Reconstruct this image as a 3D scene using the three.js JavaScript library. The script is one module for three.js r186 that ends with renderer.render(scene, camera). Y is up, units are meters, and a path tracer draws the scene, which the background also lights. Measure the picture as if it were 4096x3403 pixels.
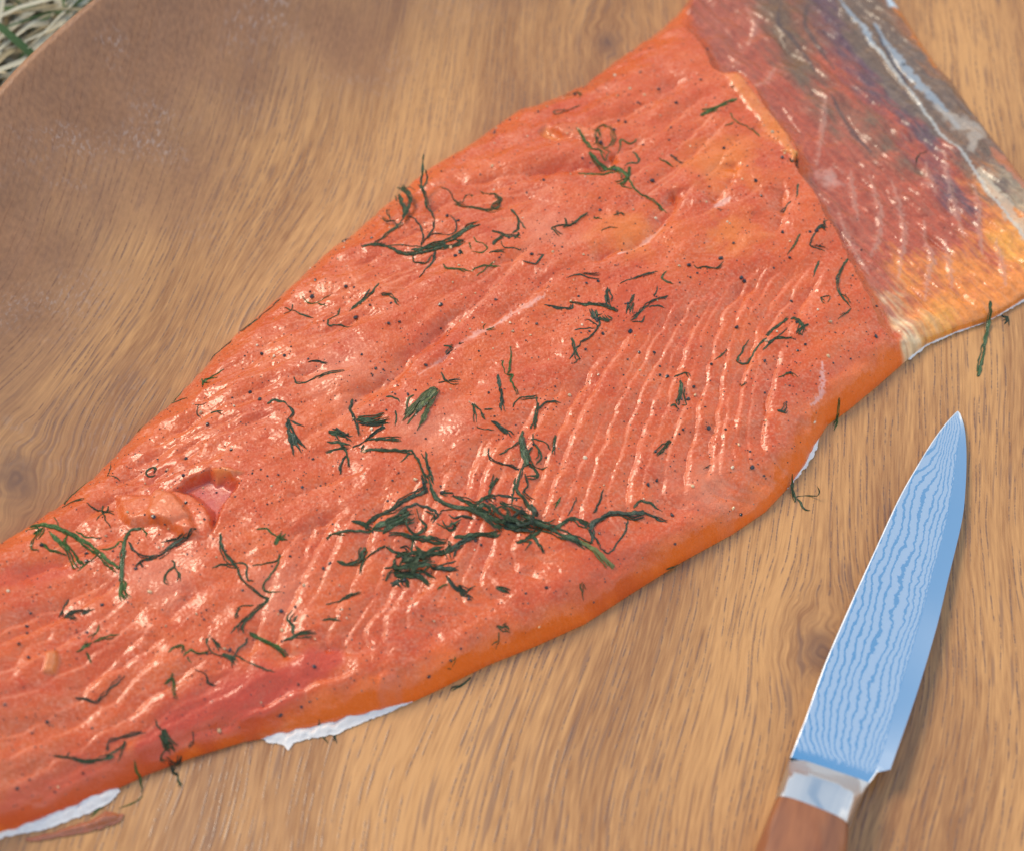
import * as THREE from 'three';
import { mergeGeometries, toCreasedNormals } from 'three/addons/utils/BufferGeometryUtils.js';

// ---------- camera, sky, sun, exposure ----------
const scene = new THREE.Scene();
const PITCH = 56 * Math.PI / 180, DIST = 0.40;
const camera = new THREE.PerspectiveCamera(28, 1024 / 850, 0.02, 200);
camera.position.set(0, DIST * Math.sin(PITCH), DIST * Math.cos(PITCH));
camera.lookAt(0, 0, 0);
camera.focus = 0.392; camera.userData.fStop = 10.5;
scene.add(camera);

const renderer = new THREE.WebGLRenderer({ antialias: true });
renderer.toneMapping = THREE.LinearToneMapping;
renderer.toneMappingExposure = 0.86;
renderer.shadowMap.enabled = true;

const sun = new THREE.DirectionalLight(new THREE.Color().setRGB(1, 0.85, 0.64), 2.9);
sun.position.set(-0.72, 1.0, -0.5);
sun.castShadow = true; sun.shadow.radius = 42; sun.shadow.mapSize.set(2048, 2048);
Object.assign(sun.shadow.camera, { left: -0.4, right: 0.4, top: 0.4, bottom: -0.4, near: 0.1, far: 3 });
scene.add(sun);

// ---------- noise ----------
function rng(seed) { let s = seed >>> 0; return () => { s = (s + 0x6D2B79F5) | 0; let t = Math.imul(s ^ (s >>> 15), 1 | s); t = (t + Math.imul(t ^ (t >>> 7), 61 | t)) ^ t; return ((t ^ (t >>> 14)) >>> 0) / 4294967296; }; }
const PERM = new Uint8Array(512), GX = new Float32Array(256), GY = new Float32Array(256);
{ const r = rng(7); const p = [...Array(256).keys()]; for (let i = 255; i > 0; i--) { const j = Math.floor(r() * (i + 1)); [p[i], p[j]] = [p[j], p[i]]; } for (let i = 0; i < 512; i++) PERM[i] = p[i & 255]; for (let i = 0; i < 256; i++) { const a = r() * 6.2832; GX[i] = Math.cos(a); GY[i] = Math.sin(a); } }
function noise(x, y, per = 256) {   // gradient noise, about -0.7 to 0.7, period per
  const xf = Math.floor(x), yf = Math.floor(y), dx = x - xf, dy = y - yf;
  const x0 = ((xf % per) + per) % per & 255, x1 = (x0 + 1) % per & 255, y0 = ((yf % per) + per) % per & 255, y1 = (y0 + 1) % per & 255;
  const u = dx * dx * dx * (dx * (dx * 6 - 15) + 10), v = dy * dy * dy * (dy * (dy * 6 - 15) + 10);
  const a = PERM[PERM[x0] + y0], b = PERM[PERM[x1] + y0], c = PERM[PERM[x0] + y1], d = PERM[PERM[x1] + y1];
  const n0 = GX[a] * dx + GY[a] * dy, n1 = GX[b] * (dx - 1) + GY[b] * dy, n2 = GX[c] * dx + GY[c] * (dy - 1), n3 = GX[d] * (dx - 1) + GY[d] * (dy - 1);
  const p = n0 + u * (n1 - n0), q = n2 + u * (n3 - n2);
  return (p + v * (q - p)) * 1.3;
}
const fbm = (x, y, o = 3) => { let s = 0, a = 0.6; for (let i = 0; i < o; i++) { s += a * noise(x, y); x = x * 2.03 + 17.3; y = y * 2.03 + 5.1; a *= 0.5; } return s; };
const clamp = (x, a = 0, b = 1) => x < a ? a : x > b ? b : x;
const sstep = (a, b, x) => { const t = clamp((x - a) / (b - a)); return t * t * (3 - 2 * t); };
const lerp = (a, b, t) => a + (b - a) * t;
const toS = (c) => { c = clamp(c); return 255 * (c <= 0.0031308 ? 12.92 * c : 1.055 * Math.pow(c, 1 / 2.4) - 0.055); };
const pairs = (a) => { const o = []; for (let i = 0; i < a.length; i += 2) o.push([a[i], a[i + 1]]); return o; };

// ---------- sky: blue overhead, pale towards the horizon, thin cloud ----------
{
  const W = 512, H = 256, d = new Float32Array(W * H * 4);
  for (let j = 0; j < H; j++) for (let i = 0; i < W; i++) {
    const el = ((j + 0.5) / H - 0.5) * Math.PI, az = (i + 0.5) / W * 2 * Math.PI, s = Math.max(0, Math.sin(el)), k = (j * W + i) * 4;
    const h = Math.pow(1 - s, 1.5);
    let r = lerp(0.08, 1.30, h), g = lerp(0.40, 1.28, h), b = lerp(0.86, 1.2, h);
    const q = 1 / (s + 0.25), c = 0.85 * sstep(-0.04, 0.34, fbm(Math.cos(az) * Math.cos(el) * q * 1.1 + 12.57, Math.sin(az) * Math.cos(el) * q * 1.1 + 5.41, 5) + 0.02) * sstep(0.05, 0.3, s + 0.1);
    r = lerp(r, 2.0, c); g = lerp(g, 1.98, c); b = lerp(b, 1.95, c);
    if (el < 0) { r = 0.16; g = 0.14; b = 0.09; }
    d[k] = r; d[k + 1] = g; d[k + 2] = b; d[k + 3] = 1;
  }
  const t = new THREE.DataTexture(d, W, H, THREE.RGBAFormat, THREE.FloatType);
  t.mapping = THREE.EquirectangularReflectionMapping; t.magFilter = THREE.LinearFilter; t.minFilter = THREE.LinearFilter; t.wrapS = THREE.RepeatWrapping; t.needsUpdate = true;
  scene.background = t; scene.environment = t; scene.backgroundIntensity = 1.0; scene.environmentIntensity = 1.0;
}

// ---------- helpers ----------
const used = {};
const numbered = (n) => { const k = used[n] = (used[n] ?? -1) + 1; return k ? n + '_' + String(k).padStart(3, '0') : n; };
function tag(o, label, category, group, kind) { if (label) o.userData.label = label; if (category) o.userData.category = category; if (group) o.userData.group = group; if (kind) o.userData.kind = kind; return o; }
function put(name, geo, mat, parent = scene) { const m = new THREE.Mesh(geo, mat); m.name = parent === scene ? numbered(name) : name; m.castShadow = m.receiveShadow = true; parent.add(m); return m; }
function dataTex(d, w, h, srgb, wrap = THREE.ClampToEdgeWrapping) { const t = new THREE.DataTexture(d, w, h, THREE.RGBAFormat); t.magFilter = THREE.LinearFilter; t.minFilter = THREE.LinearFilter; t.wrapS = t.wrapT = wrap; if (srgb) t.colorSpace = THREE.SRGBColorSpace; t.needsUpdate = true; return t; }
function smoothLine(p, step = 1) {
  const c = new THREE.CatmullRomCurve3(p.map(([x, z]) => new THREE.Vector3(x, 0, z)), false, 'centripetal');
  const n = Math.max(3, Math.ceil(c.getLength() / step)); return c.getPoints(n).map((v) => [v.x, v.z]);
}
function segNear(P, x, z, closed) {       // nearest point of a polyline: [distance, side, x, z, share of the way]
  let best = 1e18, bx = 0, bz = 0, side = 1, bi = 0; const n = P.length, m = closed ? n : n - 1;
  for (let i = 0; i < m; i++) {
    const a = P[i], b = P[(i + 1) % n], ex = b[0] - a[0], ez = b[1] - a[1], wx = x - a[0], wz = z - a[1];
    const t = clamp((wx * ex + wz * ez) / (ex * ex + ez * ez + 1e-9)), px = wx - ex * t, pz = wz - ez * t, q = px * px + pz * pz;
    if (q < best) { best = q; bx = a[0] + ex * t; bz = a[1] + ez * t; side = ex * wz - ez * wx >= 0 ? 1 : -1; bi = i + t; }
  }
  return [Math.sqrt(best), side, bx, bz, bi / m];
}
function inPoly(P, x, z) { let c = false; for (let i = 0, j = P.length - 1; i < P.length; j = i++) { const a = P[i], b = P[j]; if ((a[1] > z) !== (b[1] > z) && x < (b[0] - a[0]) * (z - a[1]) / (b[1] - a[1]) + a[0]) c = !c; } return c; }
// a solid sheet over a polygon (mm): top(x, z, d) gives the height of its upper face, d the distance inside the outline; snapped to the outline
function fieldMesh(P, step, top, jag = 0, uvScale = 1 / 100) {
  let x0 = 1e9, x1 = -1e9, z0 = 1e9, z1 = -1e9; for (const [x, z] of P) { x0 = Math.min(x0, x); x1 = Math.max(x1, x); z0 = Math.min(z0, z); z1 = Math.max(z1, z); }
  x0 -= step * 2; z0 -= step * 2; const nx = Math.ceil((x1 - x0) / step) + 3, nz = Math.ceil((z1 - z0) / step) + 3;
  const D = new Float32Array(nx * nz), NX = new Float32Array(nx * nz), NZ = new Float32Array(nx * nz);
  for (let j = 0; j < nz; j++) for (let i = 0; i < nx; i++) {
    const x = x0 + i * step, z = z0 + j * step, s = segNear(P, x, z, true), k = j * nx + i;
    D[k] = (inPoly(P, x, z) ? s[0] : -s[0]) - (jag ? Math.abs(fbm(x / 2.3, z / 2.3, 3)) * jag : 0); NX[k] = s[2]; NZ[k] = s[3];
  }
  const id = new Int32Array(nx * nz).fill(-1), pos = [], uv = [], idx = [];
  const vert = (k, i, j) => {
    if (id[k] >= 0) return id[k];
    let x = x0 + i * step, z = z0 + j * step, d = D[k];
    if (d < 0) { if (jag) { const gx = (D[k + 1] - D[k - 1]), gz = (D[k + nx] - D[k - nx]), l = Math.hypot(gx, gz) || 1; x -= gx / l * d; z -= gz / l * d; } else { x = NX[k]; z = NZ[k]; } d = 0; }
    id[k] = pos.length / 3; pos.push(x / 1000, top(x, z, d) / 1000, z / 1000); uv.push(x * uvScale, z * uvScale); return id[k];
  };
  for (let j = 1; j < nz - 2; j++) for (let i = 1; i < nx - 2; i++) {
    const k = j * nx + i; if (Math.max(D[k], D[k + 1], D[k + nx], D[k + nx + 1]) <= 0) continue;
    const a = vert(k, i, j), b = vert(k + 1, i + 1, j), c = vert(k + nx, i, j + 1), e = vert(k + nx + 1, i + 1, j + 1);
    idx.push(a, c, b, b, c, e);
  }
  const g = new THREE.BufferGeometry(); g.setAttribute('position', new THREE.Float32BufferAttribute(pos, 3)); g.setAttribute('uv', new THREE.Float32BufferAttribute(uv, 2)); g.setIndex(idx); g.computeVertexNormals(); return g;
}

// ---------- ground and grass ----------
const soil = new THREE.MeshStandardMaterial({ color: new THREE.Color().setRGB(0.075, 0.052, 0.032), roughness: 1 });
{
  const g = new THREE.PlaneGeometry(60, 60, 1, 1); g.rotateX(-Math.PI / 2);
  const m = put('ground', g, soil); m.position.y = -0.0135; m.userData.kind = 'structure';
}

// ---------- wooden dish ----------
const DC = [106, 44], DR = 257, DW = 74, DH = 40;       // centre, rim radius, width and height of the wall (mm)
const dishY = (x, z) => { const t = clamp((Math.hypot(x - DC[0], z - DC[1]) - (DR - DW)) / DW); return DH * Math.pow(t, 2.3) * (1 - 0.12 * t * t * t); };
{
  // grain: g runs across it, l along it; two knots push it aside
  const N = 2048, X0 = -170, Z0 = -170, SP = 330, col = new Uint8Array(N * N * 4), bmp = new Uint8Array(N * N * 4), rgh = new Uint8Array(N * N * 4);
  const K = [[...[67,58.9], 8.5, 4.2, 0.9], [...[-111.3,19.1], 10, 4.5, 0.6], [...[26.4,-127.3], 9, 3, 0.7]];
  const dark = [1,77.2], dark2 = [51.2,88];
  const flow = (x, z) => {
    const lean = 0.20 + 0.22 * sstep(60, -130, x) * sstep(60, -20, z) - 0.1 * sstep(-20, -120, z);
    let g = x + lean * z + 9 * noise(x / 90 + 3, z / 120) + 3 * noise(x / 30 + 9, z / 60);
    let l = z - lean * x + 4 * noise(x / 40, z / 40 + 8), kn = 0, kr = 1e9;
    for (const [kx, kz, s, c, b] of K) {
      const dx = x - kx, dz = z - kz, r2 = dx * dx + dz * dz * 0.6; if (r2 > s * s * 16) continue;
      const gk = kx + lean * kz + 9 * noise(kx / 90 + 3, kz / 120) + 3 * noise(kx / 30 + 9, kz / 60), e = Math.exp(-r2 / (2 * s * s));
      g = gk + (g - gk) * (1 - b * e) + 1.2 * e * noise(x / 5, z / 5); kn = Math.max(kn, Math.exp(-r2 / (c * c)));
      kr = Math.min(kr, Math.sqrt(r2) / c);
    }
    return [g, l, kn, kr];
  };
  for (let j = 0; j < N; j++) for (let i = 0; i < N; i++) {
    const x = X0 + (i + 0.5) / N * SP, z = Z0 + (j + 0.5) / N * SP, k = (j * N + i) * 4;
    const [g, l, kn, kr] = flow(x, z);
    // broad tone, streaks and fibres
    const broad = fbm(g / 26, l / 150, 2), streak = fbm(g / 2.6, l / 55, 2), fine = noise(g * 1.6, l / 11), fib = noise(g * 4.2, l / 4.5);
    const dk = Math.exp(-(((x - dark[0]) / 17) ** 2 + ((z - dark[1]) / 26) ** 2)), dk2 = Math.exp(-(((x - dark2[0]) / 20) ** 2 + ((z - dark2[1]) / 26) ** 2));
    let t = 0.55 + 0.9 * broad + 0.42 * streak + 0.36 * fine + 0.34 * fib + 0.3 * noise(g * 2.4, l / 30);
    let r = lerp(0.335, 0.64, clamp(t)), gg = lerp(0.145, 0.315, clamp(t)), b = lerp(0.050, 0.108, clamp(t));
    // coarse purple-brown dashes of the late wood
    const dash = sstep(0.08, 0.40, noise(g / 0.75, l / 17 + 3) + 0.34 * dk + 0.16 * dk2 + 0.4 * fbm(g / 16, l / 50, 2) - 0.24);
    r = lerp(r, 0.235, dash * 0.6); gg = lerp(gg, 0.118, dash * 0.6); b = lerp(b, 0.066, dash * 0.6);
    // vessels: fine dark lines broken along the grain
    const gw = g + 0.5 * noise(g / 3, l / 12), cell = Math.floor(gw / 1.5), cg = gw / 1.5 - cell, off = (PERM[cell & 255] / 255), cl = l / 19 + off * 7, li = Math.floor(cl), h = PERM[(PERM[cell & 255] + li) & 255] / 255, hc = 0.3 + 0.4 * PERM[(PERM[(cell + 91) & 255] + li) & 255] / 255 + 0.10 * noise(l / 9, cell * 3.7);
    const pore = h > 0.42 ? (1 - sstep(0.04, 0.13, Math.abs(cg - hc))) * sstep(0, 0.12, cl - li) * (1 - sstep(0.35 + 0.6 * h, 0.5 + 0.6 * h, cl - li)) * (0.3 + 0.7 * sstep(-0.3, 0.15, 0.7 * noise(l * 0.6, cell * 5.3) + 0.5 * noise(l * 2.4, cell * 3.1))) * sstep(1.6, 3.2, kr) : 0;
    r = lerp(r, 0.15, pore * 0.9); gg = lerp(gg, 0.075, pore * 0.9); b = lerp(b, 0.048, pore * 0.9);
    // dark knot hearts with rings and a split
    if (kr < 6) {
      const ring = 0.5 + 0.5 * Math.sin(kr * 9 + 5 * noise(x / 3, z / 3)), q = kn * 0.75 + 0.28 * ring * Math.exp(-kr * 0.6);
      r = lerp(r, 0.20, clamp(q)); gg = lerp(gg, 0.095, clamp(q)); b = lerp(b, 0.05, clamp(q));
    }
    // weathered wall, its brown also carrying painted shade towards the rim: short worm-like whitish and dark flecks where the tool cut across the fibres
    const rr = Math.hypot(x - DC[0], z - DC[1]) + 34 * fbm(x / 34, z / 34, 3), weatherShade = sstep(DR - DW * 0.80, DR - DW * 0.12, rr);
    let fleckSheen = 0; 
    if (weatherShade > 0.01) {
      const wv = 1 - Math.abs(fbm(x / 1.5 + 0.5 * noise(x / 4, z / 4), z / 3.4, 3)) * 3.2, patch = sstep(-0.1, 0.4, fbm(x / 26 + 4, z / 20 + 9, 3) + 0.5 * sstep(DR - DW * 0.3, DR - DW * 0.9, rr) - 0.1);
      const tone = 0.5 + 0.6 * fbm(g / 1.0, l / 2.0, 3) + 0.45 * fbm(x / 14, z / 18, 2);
      r = lerp(r, lerp(0.20, 0.40, clamp(tone)), weatherShade * 0.9); gg = lerp(gg, lerp(0.082, 0.178, clamp(tone)), weatherShade * 0.9); b = lerp(b, lerp(0.034, 0.074, clamp(tone)), weatherShade * 0.9);
      fleckSheen = (0.62 * sstep(0.05, 0.4, fbm(g / 0.9 + 3, l / 2.2, 3)) + 0.12 * sstep(0.5, 1.0, wv)) * patch * weatherShade * 0.8;  // pale flecks of cut fibre, with the sheen of the sky painted in
      r = lerp(r, 0.55, fleckSheen); gg = lerp(gg, 0.42, fleckSheen); b = lerp(b, 0.35, fleckSheen);
    }
    col[k] = toS(r); col[k + 1] = toS(gg); col[k + 2] = toS(b); col[k + 3] = 255;
    const bh = clamp(0.62 - 0.5 * pore - 0.12 * dash + 0.12 * fib + 0.1 * fine); bmp[k] = bmp[k + 1] = bmp[k + 2] = bh * 255; bmp[k + 3] = 255;
    rgh[k] = rgh[k + 1] = rgh[k + 2] = clamp(0.31 + 0.14 * streak + 0.1 * fib + 0.2 * weatherShade + 0.1 * fleckSheen + 0.15 * pore) * 255; rgh[k + 3] = 255;
  }
  const M = THREE.MirroredRepeatWrapping;
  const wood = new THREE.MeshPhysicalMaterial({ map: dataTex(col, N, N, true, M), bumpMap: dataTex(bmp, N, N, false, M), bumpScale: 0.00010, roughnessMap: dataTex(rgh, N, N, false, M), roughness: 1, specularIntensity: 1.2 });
  const pr = [];
  for (let i = 0; i <= 30; i++) pr.push([i / 30 * (DR - DW), 0]);
  for (let i = 1; i <= 60; i++) { const r = DR - DW + i / 60 * DW; pr.push([r, dishY(DC[0] + r, DC[1])]); }
  const yr = pr[pr.length - 1][1];
  for (let i = 1; i <= 12; i++) { const a = i / 12 * Math.PI * 0.9; pr.push([DR + 4.2 * Math.sin(a) * 1.0, yr - 1.2 + 1.2 * Math.cos(a) - 2.6 * (1 - Math.cos(a))]); }
  pr.push([DR - 2, yr - 12], [DR - 22, yr - 24], [DR - 50, -1], [DR - 90, -12.5], [0, -13]);
  const g = new THREE.LatheGeometry(pr.map(([r, y]) => new THREE.Vector2(r / 1000, y / 1000)), 288);
  const p = g.attributes.position, uv = g.attributes.uv;
  for (let i = 0; i < p.count; i++) {
    const x = p.getX(i) * 1000 + DC[0], z = p.getZ(i) * 1000 + DC[1], r = Math.hypot(p.getX(i), p.getZ(i));
    if (p.getY(i) > 0.012) { const wv = 0.0014 * noise(x / 60, z / 60) + 0.0005 * noise(x / 14, z / 14); p.setY(i, p.getY(i) + wv * sstep(DR - 40, DR - 5, r * 1000)); }
    uv.setXY(i, (x - X0) / SP, (z - Z0) / SP);
  }
  g.computeVertexNormals();
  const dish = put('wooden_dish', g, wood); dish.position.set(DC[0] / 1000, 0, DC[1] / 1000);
  tag(dish, 'large round carved wooden dish with raised rim holding the fillet', 'dish');
}

// ---------- the salmon fillet ----------
const low = pairs([-115.5,113.4,-107.9,107.5,-102.9,102.7,-93.9,97.6,-84.7,92.2,-75.4,86.9,-65.8,82.9,-55.9,79.6,-49.9,78.5,-41.9,76.7,-29.8,73.3,-20.6,70.3,-15.5,67.7,-5.2,62,5.3,57.4,15.9,52.1,26.8,44.3,38,36.6,49.4,29.7,57.5,23.7,63.1,17.4,67.6,11.2,71.2,4.5,74,-0,79.4,-4.2,87.2,-11.3,93.8,-17.6,96.7,-20.2]);
const lowThin = pairs([96.7,-20.2,100.4,-23.4,108.1,-27.2,115.7,-30.2,121,-33.5,126.4,-37.3,134.5,-41.9,148.2,-50.5]);
const right = pairs([147.3,-48.9,140.6,-58.4,132.4,-75.7,128.8,-85.1,122.3,-100.9,119.2,-110.9,115.5,-117.4,112.6,-125.9,107.3,-142.4,103.3,-160.6]);
const topE = pairs([91.5,-170.8,72.5,-179.3,54.9,-170.8]);
const far = pairs([49.7,-143.5,45.1,-135.9,37.7,-127.6,28,-118.2,18.6,-108.9,9.4,-103.5,0.4,-99.2,-6.9,-92,-14.4,-85,-23,-77.9,-31.4,-68.2,-40.7,-56.9,-47.6,-50.2,-54.2,-41.2,-60.7,-33.3,-67.1,-25.6,-73.2,-16.9,-80,-5.6,-87,2.6,-92.5,11.8,-95.3,15.7,-100.7,23.7,-107.1,31.3,-112.5,37.2,-119.7,44.5,-130.2,55.2]);
const outline = [...low, ...lowThin.slice(1), ...right.slice(1), ...topE, ...far];
const cut = smoothLine(pairs([41.3,-163.2,46.8,-126.5,50.8,-117.1,54.6,-105.2,60.7,-103.4,66.7,-89.3,72.9,-75.4,71.3,-71.4,75.1,-61.8,78,-53,79.8,-49.1,84.3,-34,90.1,-17.3,91.1,-8.8,94,6.4]), 1.2);
const G = { x0: -152, z0: -152, s: 0.25, nx: 1216, nz: 1080 };
const NN = G.nx * G.nz, HT = new Float32Array(NN), IN = new Float32Array(NN), THIN = new Uint8Array(NN), CR = new Float32Array(NN), CG = new Float32Array(NN), CB = new Float32Array(NN), WET = new Float32Array(NN).fill(1);
const gx = (i) => G.x0 + i * G.s, gz = (j) => G.z0 + j * G.s;
const round = (d, w) => { const t = 1 - clamp(d / w); return Math.pow(Math.max(0, 1 - Math.pow(t, 2.3)), 0.55); };
for (let j = 0; j < G.nz; j++) for (let i = 0; i < G.nx; i++) {
  const x = gx(i), z = gz(j), k = j * G.nx + i;
  if (!inPoly(outline, x, z)) {
    const sn = segNear(outline, x, z, true); IN[k] = -sn[0]; HT[k] = 0; CR[k] = 0.8; CG[k] = 0.2; CB[k] = 0.07; continue;
  }
  const jt = 0.7 * fbm(x / 5, z / 5, 3), dl = Math.max(0, segNear(low, x, z)[0] + jt * 0.5), dt = segNear(lowThin, x, z)[0], dr = segNear(right, x, z)[0], df = Math.max(0, segNear(far, x, z)[0] + jt), c = segNear(cut, x, z);
  IN[k] = Math.min(dl, dt, dr, df);
  const side = -c[1] * c[0] + 0.5 * noise(x / 2.5, z / 2.5);      // positive on the thin side
  const thick = (5.4 + 7.6 * (1 - Math.exp(-Math.min(dl, df * 0.8) / 15)) + 1.3 * fbm(x / 24, z / 24, 2)) * round(dl, 6.5 + 2 * noise(x / 14, z / 14)) * round(df, 9);
  const pd = Math.max(0, side);
  const thin = (1.2 + (3.4 * Math.exp(-pd / 16) + 1.5) * round(Math.min(dt, dr), 5) + 0.8 * fbm(x / 13, z / 9, 2) * round(Math.min(dt, dr), 6)) * round(dl, 2);
  const mt = clamp((side + 0.3) / 5.2), m = mt < 0.12 ? 2.2 * mt : 0.264 + 0.736 * (1 - Math.pow(1 - (mt - 0.12) / 0.88, 2.0));
  HT[k] = lerp(thick, Math.min(thin, thick), m); THIN[k] = side > 2.6 ? 1 : 0;
  // flesh colour; the fatty belly edge is more orange, its translucent glow painted in
  const v = 0.5 + 0.9 * fbm(x / 16 + 5, z / 13, 3), w = 0.5 + fbm(x / 2.6, z / 2.2, 2);
  CR[k] = lerp(0.58, 0.71, v); CG[k] = lerp(0.058, 0.126, v * 0.75 + w * 0.25); CB[k] = lerp(0.004, 0.013, v * 0.7 + w * 0.3);
  const cure = 0.12 + sstep(-0.22, 0.35, fbm(x / 9 + 31, z / 8, 3)) * 0.6, sp = sstep(0.08, 0.36, noise(x / 0.6, z / 0.55)) * (0.38 + 0.5 * cure) + cure * sstep(-0.1, 0.35, noise(x / 1.3 + 7, z / 1.2)) * 0.5;
  CR[k] = lerp(CR[k], 0.80, sp * 0.6); CG[k] = lerp(CG[k], 0.27, sp * 0.6); CB[k] = lerp(CB[k], 0.15, sp * 0.6);
  const fatGlow = (1 - sstep(1.5, 6.5, dl + 3.5 * fbm(x / 6, z / 6, 3))) * 0.75; CR[k] = lerp(CR[k], 0.95, fatGlow); CG[k] = lerp(CG[k], 0.17, fatGlow); CB[k] = lerp(CB[k], 0.006, fatGlow);
}
const tD = new Float32Array(NN).fill(1e9), tS = new Int8Array(NN), tT = new Float32Array(NN);
function stamp(P, rad, fn) {     // fn(cell, distance, side, share along, x, z) for all cells within rad of a polyline
  const touched = [];
  for (let q = 0; q < P.length - 1; q++) {
    const a = P[q], b = P[q + 1], ex = b[0] - a[0], ez = b[1] - a[1], L = ex * ex + ez * ez + 1e-9;
    const i0 = Math.max(0, Math.floor((Math.min(a[0], b[0]) - rad - G.x0) / G.s)), i1 = Math.min(G.nx - 1, Math.ceil((Math.max(a[0], b[0]) + rad - G.x0) / G.s));
    const j0 = Math.max(0, Math.floor((Math.min(a[1], b[1]) - rad - G.z0) / G.s)), j1 = Math.min(G.nz - 1, Math.ceil((Math.max(a[1], b[1]) + rad - G.z0) / G.s));
    for (let j = j0; j <= j1; j++) for (let i = i0; i <= i1; i++) {
      const wx = gx(i) - a[0], wz = gz(j) - a[1], t = clamp((wx * ex + wz * ez) / L), px = wx - ex * t, pz = wz - ez * t, d = Math.sqrt(px * px + pz * pz);
      if (d > rad) continue; const k = j * G.nx + i;
      if (tD[k] > 1e8) touched.push(k);
      if (d < tD[k]) { tD[k] = d; tS[k] = ex * wz - ez * wx >= 0 ? 1 : -1; tT[k] = (q + t) / (P.length - 1); }
    }
  }
  for (const k of touched) { const d = tD[k]; tD[k] = 1e9; if (IN[k] > -0.3) fn(k, d, tS[k], tT[k], gx(k % G.nx), gz(Math.floor(k / G.nx))); }
}
const paint = (k, c, a) => { CR[k] = lerp(CR[k], c[0], a); CG[k] = lerp(CG[k], c[1], a); CB[k] = lerp(CB[k], c[2], a); };
function streakColor(pts, rad, c, op = 1, rag = 0.35, taper = true) {
  const P = smoothLine(pairs(pts), 1); stamp(P, rad * 1.6, (k, d, s, t, x, z) => { const rr = rad * (taper ? 0.35 + 0.65 * Math.sin(Math.PI * clamp(t, 0.03, 0.97)) : 1) * (1 + rag * 2 * fbm(x / (rad * 0.9), z / (rad * 0.9), 2)); paint(k, c, op * (1 - sstep(rr * 0.35, rr, d))); });
}
function blot(x, z, rad, c, op = 1, rag = 0.6, soft = 0.1) { stamp([[x, z], [x + 0.01, z]], rad * 1.7, (k, d, s, t, X, Z) => { const rr = rad * (1 + rag * 1.4 * fbm(X / (rad * 0.45), Z / (rad * 0.45), 3)); paint(k, c, op * (1 - sstep(rr * soft, rr, d))); }); }
// a flake line: valley on one side rising gently, a sharp lip on the other
const R = rng(31);
function flake(P, depth, wid, dir, lip = 0.12, fat = 0.5) {
  const ph = R() * 100;
  P = smoothLine(P, 1.4).map(([x, z]) => [x + 0.9 * noise(x / 4.5 + ph, z / 4.5), z + 0.9 * noise(x / 4.5, z / 4.5 + ph)]);
  stamp(P, wid, (k, d, s, t, x, z) => {
    if (THIN[k]) return;
    const f = sstep(0, 0.16, t) * (1 - sstep(0.86, 1, t)) * (0.35 + 1.0 * clamp(0.5 + 0.9 * noise(t * 5 + ph, ph))), e = sstep(0, 2.5, IN[k]);
    if (s * dir > 0) HT[k] -= depth * f * e * Math.pow(1 - d / wid, 1.3);
    else { const q = d / wid; HT[k] += -depth * f * e * Math.exp(-d / 1.25) + 0.5 * lip * f * e * Math.exp(-(((d - 1.0) / 0.9) ** 2)); paint(k, [0.86, 0.34, 0.19], 0.6 * fat * 1.5 * f * Math.exp(-(((d - 0.35) / 0.28) ** 2)) * (0.4 + 0.6 * clamp(0.5 + 1.5 * noise(x, z)))); }
  });
}
function fan(masters, n, depth, wid, dir, jit, skip = 0) {
  const T = masters.map((m) => m[0]), Q = masters.map((m) => pairs(m[1]));
  for (let q = 0; q < n; q++) {
    const t = (q + 0.5 + (R() - 0.5) * jit) / n; if (R() < skip) continue;
    let a = 0; while (a < T.length - 2 && t > T[a + 1]) a++; const f = clamp((t - T[a]) / (T[a + 1] - T[a]));
    const P = Q[a].map((p, i) => [lerp(p[0], Q[a + 1][i][0], f) + (R() - 0.5) * jit * 2, lerp(p[1], Q[a + 1][i][1], f) + (R() - 0.5) * jit * 2]);
    flake(P, depth * (0.6 + 0.8 * R()), wid, dir);
  }
}
fan([[0, [-47.6,35.9,-51.5,40.7,-54.5,49.1,-57.2,59.5,-57.8,64,-49.6,65.1]], [0.2, [-16.3,19.5,-19.3,25.9,-26,47.9,-32.1,60,-31.3,62.3,-25.4,62.6]], [0.4, [7.8,-1.7,0,11.7,-6.9,34,-11.9,49.1,-11.4,52,-4.1,53.7]], [0.6, [46,-39.1,33,-14.2,23.5,5.1,15.6,29.7,16.1,33.4,25.4,35.9]], [0.82, [63.9,-42.1,53.4,-27.2,48.4,-8,42.4,18.3,43.2,22.7,57,25.4]], [1, [79.3,-42.1,68.1,-24.2,62.4,-11.4,58.3,10.4,60.3,14.4,68.7,15.7]]], 26, 1.1, 5.4, 1, 0.5);
fan([[0, [-105.8,49.1,-98.2,44.3,-90.4,40.1,-83.6,35.9]], [0.22, [-92.6,24.7,-81.6,17,-68.1,10.4,-54.3,5.1]], [0.5, [-73.8,-1.7,-62.1,-8.6,-49,-14.9,-33.3,-21.3]], [0.75, [-52.2,-27.2,-36.3,-35.3,-20.1,-41.4,-6,-48.3]], [1, [-25.3,-56.2,-11,-64.2,6.1,-69.1,24.6,-72.4]]], 22, 0.9, 4.2, -1, 0.9, 0.12);
fan([[0, [-111.1,60.6,-102.7,55.5,-93.3,49.6,-84.8,43.1]], [0.5, [-104,89.8,-92.6,81.5,-82.1,71.7,-73.5,59.5]], [1, [-95.8,104.4,-80.1,93.9,-61.9,83.6,-36.9,74.5]]], 12, 0.8, 4.5, -1, 0.9, 0.1);
fan([[0, [-57.5,19.5,-49.1,15.7,-40.8,7.8,-32.4,-1.7]], [1, [-19.4,-15.6,-10.4,-24.2,-1.2,-36.1,8.4,-49.9]]], 8, 0.6, 3.5, -1, 1.0, 0.2);
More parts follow.
